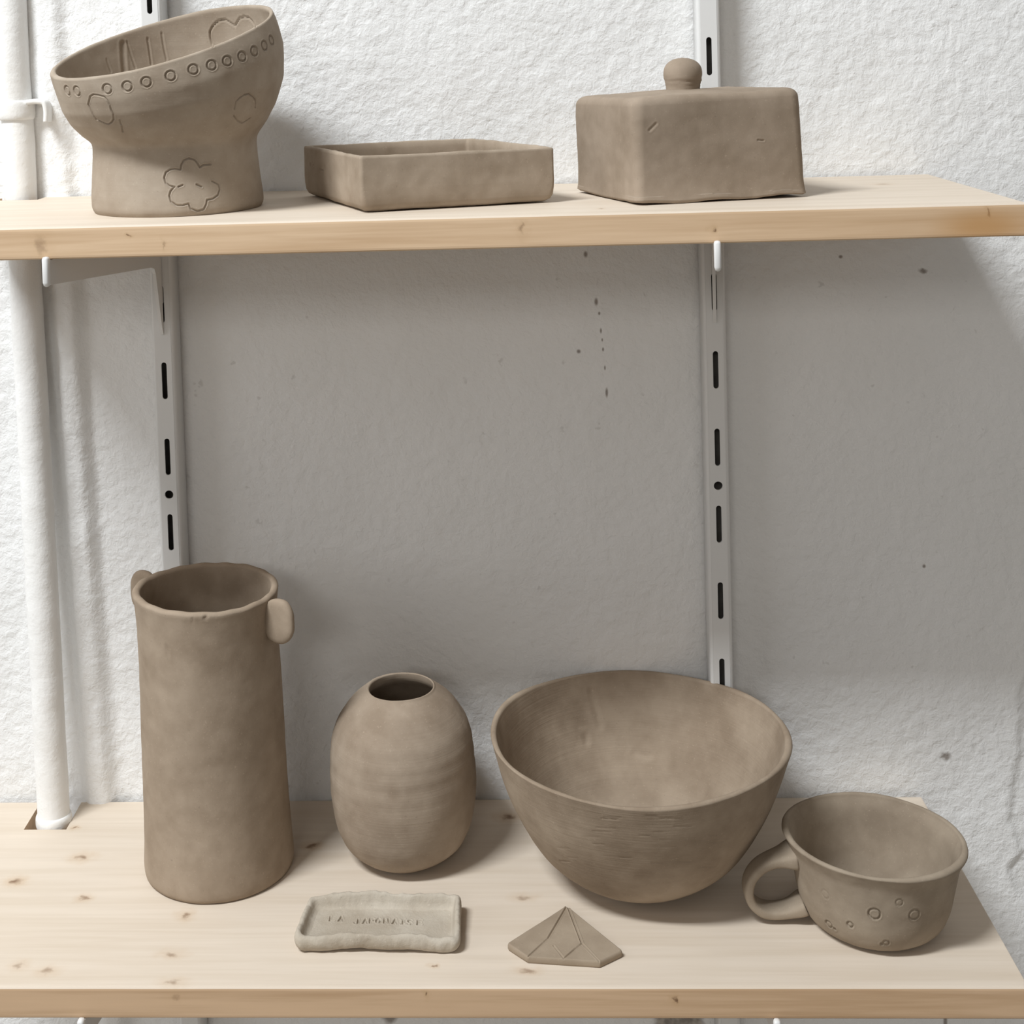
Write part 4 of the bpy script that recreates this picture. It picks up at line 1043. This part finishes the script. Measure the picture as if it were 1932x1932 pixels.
def lug(zc, hh, r0, r1, ang_deg, th_=0.0054):
    """flat oval tab standing out from the wall"""
    a = math.radians(ang_deg)
    e = np.array([math.cos(a), math.sin(a), 0])
    tn = np.array([-math.sin(a), math.cos(a), 0])
    n = 44
    t = np.linspace(0, 2 * math.pi, n, endpoint=False)
    rc, rw = (r0 + r1) / 2, (r1 - r0) / 2
    px_ = np.sign(np.cos(t)) * np.abs(np.cos(t))**0.82
    pz_ = np.sign(np.sin(t)) * np.abs(np.sin(t))**0.82
    rings = []
    for f, w in ((0.30, -0.5), (0.72, -0.48), (0.90, -0.40), (0.985, -0.22), (1.0, 0.0), (0.985, 0.22), (0.90, 0.40), (0.72, 0.48), (0.30, 0.5)):
        rings.append(np.outer(rc + rw * f * px_, e) + np.outer(zc + hh * f * pz_, [0, 0, 1]) + tn * (w * th_))
    me = loft('ear_lug', np.array(rings)[::-1])
    wobble(me, 0.0006, 80.0, ang_deg, 0.0002, 300.0)
    bm = bmesh.new()
    bm.from_mesh(me)
    bmesh.ops.recalc_face_normals(bm, faces=bm.faces)
    bm.to_mesh(me)
    bm.free()
    return me


link('ear_lug', lug(0.1600, 0.0134, 0.0385, 0.0605, -24), clay_tall, vase)
link('ear_lug', lug(0.1640, 0.0132, 0.0405, 0.0615, 155), clay_tall, vase)

# ------------------------------------------------------------------ round vase
HR = 0.1058
outer = [(0.0, 0.0), (0.0200, 0.0), (0.0250, 0.0016), (0.0350, 0.0088), (0.0401, 0.0176), (0.0427, 0.0265), (0.0442, 0.0353), (0.0451, 0.0441),
         (0.0453, 0.0529), (0.0449, 0.0617), (0.0442, 0.0705), (0.0424, 0.0790), (0.0385, 0.0875), (0.0316, 0.0965), (0.0250, 0.1024), (0.0214, HR - 0.0006)]
inner = [(0.0197, HR - 0.0010), (0.0206, 0.1008), (0.0275, 0.0935), (0.0345, 0.0845), (0.0400, 0.070), (0.0408, 0.050), (0.0370, 0.022), (0.024, 0.007), (0.0, 0.005)]
me = revolve('round_vase', outer, inner, 260, (0.002, 0.0), (0.0118, -0.001), HR, 120, 60)
wobble(me, 0.0008, 26.0, 31.0, 0.00012, 150.0)
cc = get_co(me)
nn = normals(me)
# faint throwing ridges
rr_ = 0.00022 * np.sin(cc[:, 2] * 520 + 2.2 * np.sin(cc[:, 2] * 90)) * (0.4 + 0.6 * np.array([noise.noise(Vector(c) * 20) for c in cc]))
set_co(me, cc + nn * rr_[:, None])
o = link('round_vase', me, clay_vase, None, (0.1296, -0.0664, ZL))
tag(o, 'egg-shaped clay vase with a small round mouth, between tall vase and wide bowl', 'vase')

# ------------------------------------------------------------------ wide bowl
HB = 0.0858
rr = [34.6, 50.3, 60.6, 67.2, 72.4, 77.0, 81.0, 84.2, 86.8, 89.0]
outer = [(0.0, 0.0), (0.028, 0.0), (0.0340, 0.0012), (0.0425, 0.0050)] + [(r_ / 1000, HB * i_ / 9) for i_, r_ in enumerate(rr) if i_ > 0]
outer[-1] = (0.0892, HB - 0.001)
inner = [(0.0854, HB - 0.001), (0.0828, HB * 8 / 9), (0.0797, HB * 7 / 9), (0.0762, HB * 6 / 9), (0.0724, HB * 5 / 9), (0.0678, HB * 4 / 9),
         (0.0622, HB * 3 / 9), (0.0545, HB * 2 / 9), (0.042, HB * 1.2 / 9), (0.028, 0.0075), (0.0, 0.0055)]
me = revolve('wide_bowl', outer, inner, 700, (0.0282, -0.0177), (-0.0041, -0.0025), HB, 210, 110)
wobble(me, 0.0014, 19.0, 41.0, 0.0001, 140.0)
cc = get_co(me)
ang = np.arctan2(cc[:, 1], cc[:, 0])
lipm = np.clip((cc[:, 2] - 0.05) / 0.036, 0, 1)**2
cc[:, 2] += lipm * (0.0010 * np.sin(2 * ang + 2.4) + 0.0005 * np.sin(5 * ang))
set_co(me, cc)
engrave(me, MARKS.get('bowl', []))
o = link('wide_bowl', me, clay_bowl, None, (0.2718, -0.0858, ZL))
tag(o, 'large wide deep clay bowl, open top, biggest piece on the lower board', 'bowl')

# ------------------------------------------------------------------ mug
HM = 0.0485
MO = np.array([0.4002, -0.1362, ZL])
outer = [(0.0, 0.0), (0.0280, 0.0), (0.0325, 0.0010), (0.0372, 0.0048), (0.0404, 0.0110), (0.0423, 0.0180), (0.0434, 0.0245), (0.0446, 0.0310),
         (0.0456, 0.0365), (0.0467, 0.0410), (0.0484, 0.0445), (0.0502, HM - 0.0008)]
inner = [(0.0470, HM - 0.0006), (0.0440, 0.0425), (0.0424, 0.0365), (0.0412, 0.030), (0.0390, 0.022), (0.0350, 0.0135), (0.027, 0.0075), (0.014, 0.0052), (0.0, 0.005)]
me = revolve('mug_body', outer, inner, 640, (0.0118, 0.013), (-0.0323, -0.0352), HM, 130, 50)
wobble(me, 0.0010, 24.0, 51.0, 0.00014, 150.0)
engrave(me, MARKS.get('mug', []))
mug = tag(empty('cup', MO), 'clay cup with a loop handle and stamped rings, right of the wide bowl', 'cup')
link('mug_body', me, clay_mug, mug)
hp = [(0.0440, 0.0378), (0.0500, 0.0368), (0.0570, 0.0350), (0.0640, 0.0312), (0.0692, 0.0250), (0.0708, 0.0180), (0.0688, 0.0112), (0.0630, 0.0064), (0.0545, 0.0052), (0.0460, 0.0070), (0.0395, 0.0098)]
ha = math.radians(181)
hd = np.array([math.cos(ha), math.sin(ha), 0])
path = [hd * r_ + np.array([0, 0, z_]) for r_, z_ in hp]
me = sweep('mug_handle', path, (math.sin(ha), -math.cos(ha), 0), 0.0140, 0.0054, 32, 70,
           lambda u: (1.0 + 0.55 * math.exp(-(u / 0.10)**2) + 0.35 * math.exp(-((1 - u) / 0.10)**2), 1.0 + 0.9 * math.exp(-(u / 0.09)**2) + 0.5 * math.exp(-((1 - u) / 0.1)**2)))
wobble(me, 0.0005, 70.0, 3.3)
bm = bmesh.new()
bm.from_mesh(me)
bmesh.ops.recalc_face_normals(bm, faces=bm.faces)
bm.to_mesh(me)
bm.free()
link('mug_handle', me, clay_mug, mug)

# ------------------------------------------------------------------ soap dish with stamped words
SC = np.array([(0.0735, -0.1690), (0.1675, -0.1705), (0.1665, -0.1290), (0.0780, -0.1265)])
SO = SC.mean(0)
sc = SC - SO
rings = []
NS, NCR = 190, 16
for ins, rad, z in [(0.0050, 0.0035, 0.0), (0.0026, 0.0045, 0.0004), (0.0012, 0.005, 0.0016), (0.0004, 0.005, 0.0034), (0.0, 0.005, 0.0054), (0.0, 0.005, 0.0072), (0.0003, 0.005, 0.0084),
                    (0.0009, 0.0045, 0.0092), (0.0018, 0.004, 0.0096), (0.0028, 0.0036, 0.0093), (0.0035, 0.0032, 0.0084), (0.0041, 0.003, 0.0066), (0.0049, 0.003, 0.0050), (0.0062, 0.003, 0.0042)]:
    rings.append(ring3(quad_ring(sc, ins, rad, NS, NCR), z))
rings.append(ring3(quad_ring(sc, 0.0080, 0.0025, NS, NCR), 0.0037))
me = loft('soap_dish', np.array(rings), True, False)
cc = get_co(me)
nA = noise_field(cc, 42.0, 61.0)
nB = noise_field(cc, 150.0, 62.0)
nC = noise_field(cc * np.array([1, 1, 0]), 48.0, 63.0)
wallm = np.clip((cc[:, 2] - 0.0046) / 0.0045, 0, 1)
nD = noise_field(cc, 330.0, 65.0)
back_ = np.clip((cc[:, 1] + 0.004) / 0.02, 0, 1)
cc[:, 2] += wallm * (0.0022 * nC + 0.0011 * nB + 0.0004 * nD + 0.0014 * back_)
fr = len(rings) - 2
floorm = (np.arange(len(cc)) >= fr * len(rings[0])) & (np.arange(len(cc)) < len(rings) * len(rings[0]))
cc[:, 2] += np.where(floorm, 0.0004 * nA, 0)
edge_ = ~floorm & (cc[:, 2] > 0.0003)
cc[:, 1] += np.where(edge_, 0.0012 * nC + 0.0007 * nB + 0.0003 * nD, 0)
cc[:, 0] += np.where(edge_, 0.0009 * nA, 0)
low = np.clip((0.0045 - cc[:, 2]) / 0.004, 0, 1) * (~floorm)
cc[:, 2] += low * np.maximum(0, 0.0022 * nC)
set_co(me, cc)
body_mesh = me
# the pressed-in floor: a fine sheet that runs in under the walls
gx = np.arange(-0.0425, 0.04251, 0.00026)
gy = np.arange(-0.0180, 0.01801, 0.00026)
GX, GY = np.meshgrid(gx, gy)
fco = np.stack([GX.ravel() + 0.0002, GY.ravel(), np.full(GX.size, 0.0042)], -1)
fco[:, 2] += 0.0005 * noise_field(fco, 42.0, 61.0) + 0.00022 * noise_field(fco, 140.0, 66.0)
fco[:, 2] += 0.0016 * np.clip((np.abs(fco[:, 1]) - 0.0145) / 0.0035, 0, 1)**2
me = mesh_np('dish_floor', fco, grid_faces(len(gy), len(gx), False))
# strokes of each letter on a unit cell
FONT = {
    'L': [[(0, 1), (0, 0), (.75, 0)]], 'A': [[(0, 0), (.45, 1), (.9, 0)], [(.2, .38), (.7, .38)]],
    'J': [[(.6, 1), (.6, .2), (.4, 0), (.1, .08), (0, .25)]], 'P': [[(0, 0), (0, 1), (.55, 1), (.75, .8), (.7, .58), (.5, .48), (0, .48)]],
    'O': [[(.4, 0), (.1, .2), (0, .5), (.1, .8), (.4, 1), (.7, .8), (.8, .5), (.7, .2), (.4, 0)]],
    'N': [[(0, 0), (0, 1), (.75, 0), (.75, 1)]], 'I': [[(.4, 0), (.4, 1)], [(.15, 0), (.65, 0)], [(.15, 1), (.65, 1)]],
    'S': [[(.7, .85), (.45, 1), (.12, .9), (.1, .62), (.6, .42), (.7, .15), (.4, 0), (0, .15)]],
    'E': [[(.75, 0), (0, 0), (0, 1), (.75, 1)], [(0, .5), (.6, .5)]]}
LET = [('L', 0.0926, -0.1424), ('A', 0.0976, -0.1427), ('J', 0.1071, -0.1455), ('A', 0.1118, -0.1453), ('P', 0.1157, -0.1451), ('O', 0.1193, -0.1451),
       ('N', 0.1239, -0.1451), ('A', 0.1287, -0.1454), ('I', 0.1333, -0.1456), ('S', 0.1374, -0.1462), ('E', 0.1430, -0.1467)]
strokes = []
hgt, wid = 0.0046, 0.0031
for ch, lx, ly in LET:
    for st in FONT[ch]:
        strokes.append(([(lx - SO[0] + (u - 0.4) * wid, ly - SO[1] + (v - 0.5) * hgt, 0.0042) for u, v in st], 0.00036, 0.0013))
engrave(me, strokes)
bm = bmesh.new()
bm.from_mesh(body_mesh)
bm.from_mesh(me)
me = bpy.data.meshes.new('soap_dish')
bm.to_mesh(me)
bm.free()
o = link('soap_dish', me, clay_soap, None, (SO[0], SO[1], ZL))
tag(o, 'small oblong grey clay soap dish with rough rim and a line of stamped letters', 'soap dish')

# ------------------------------------------------------------------ gem-shaped tile
GC = np.array([(0.2033, -0.1775), (0.2425, -0.1818), (0.2556, -0.1720), (0.2269, -0.1292), (0.1924, -0.1655)])
GO = GC.mean(0)
gc = GC - GO
TH = 0.0040


def poly_rings(c, specs, ns, ncor):
    out = []
    for f, rad, z in specs:
        out.append(ring3(quad_ring(c * f, 0.0, rad, ns, ncor), z))
    return out


specs = [(0.965, 0.0010, 0.0), (0.985, 0.0012, 0.0003), (1.0, 0.0014, 0.0012), (1.0, 0.0014, TH - 0.0012), (0.988, 0.0013, TH - 0.0003), (0.972, 0.0012, TH)]
specs += [(f, 0.0010 * f, TH) for f in np.linspace(0.955, 0.02, 80)]
me = loft('gem_tile', np.array(poly_rings(gc, specs, 100, 8)))
wobble(me, 0.00025, 40.0, 71.0)
T_, A_, B_, C_, D_ = [np.array(p_) - GO for p_ in ((0.2269, -0.1305), (0.2153, -0.1609), (0.2337, -0.1656), (0.2231, -0.1790), (0.2180, -0.1677))]
BL, BR = gc[0], gc[1]
L3 = lambda *ps: [(p_[0], p_[1], TH) for p_ in ps]
engrave(me, [(L3(T_, A_), 0.00038, 0.0010), (L3(T_ + (0.0006, 0), B_), 0.00042, 0.0012), (L3(A_, BL * 0.97), 0.00034, 0.0008),
             (L3(B_, BR * 0.97), 0.00034, 0.0008), (L3(B_, C_), 0.00034, 0.0009), (L3(D_, C_), 0.00034, 0.0007)])
o = link('gem_tile', me, clay_tile, None, (GO[0], GO[1], ZL))
tag(o, 'flat clay tile cut like a gem with scored facet lines', 'tile')
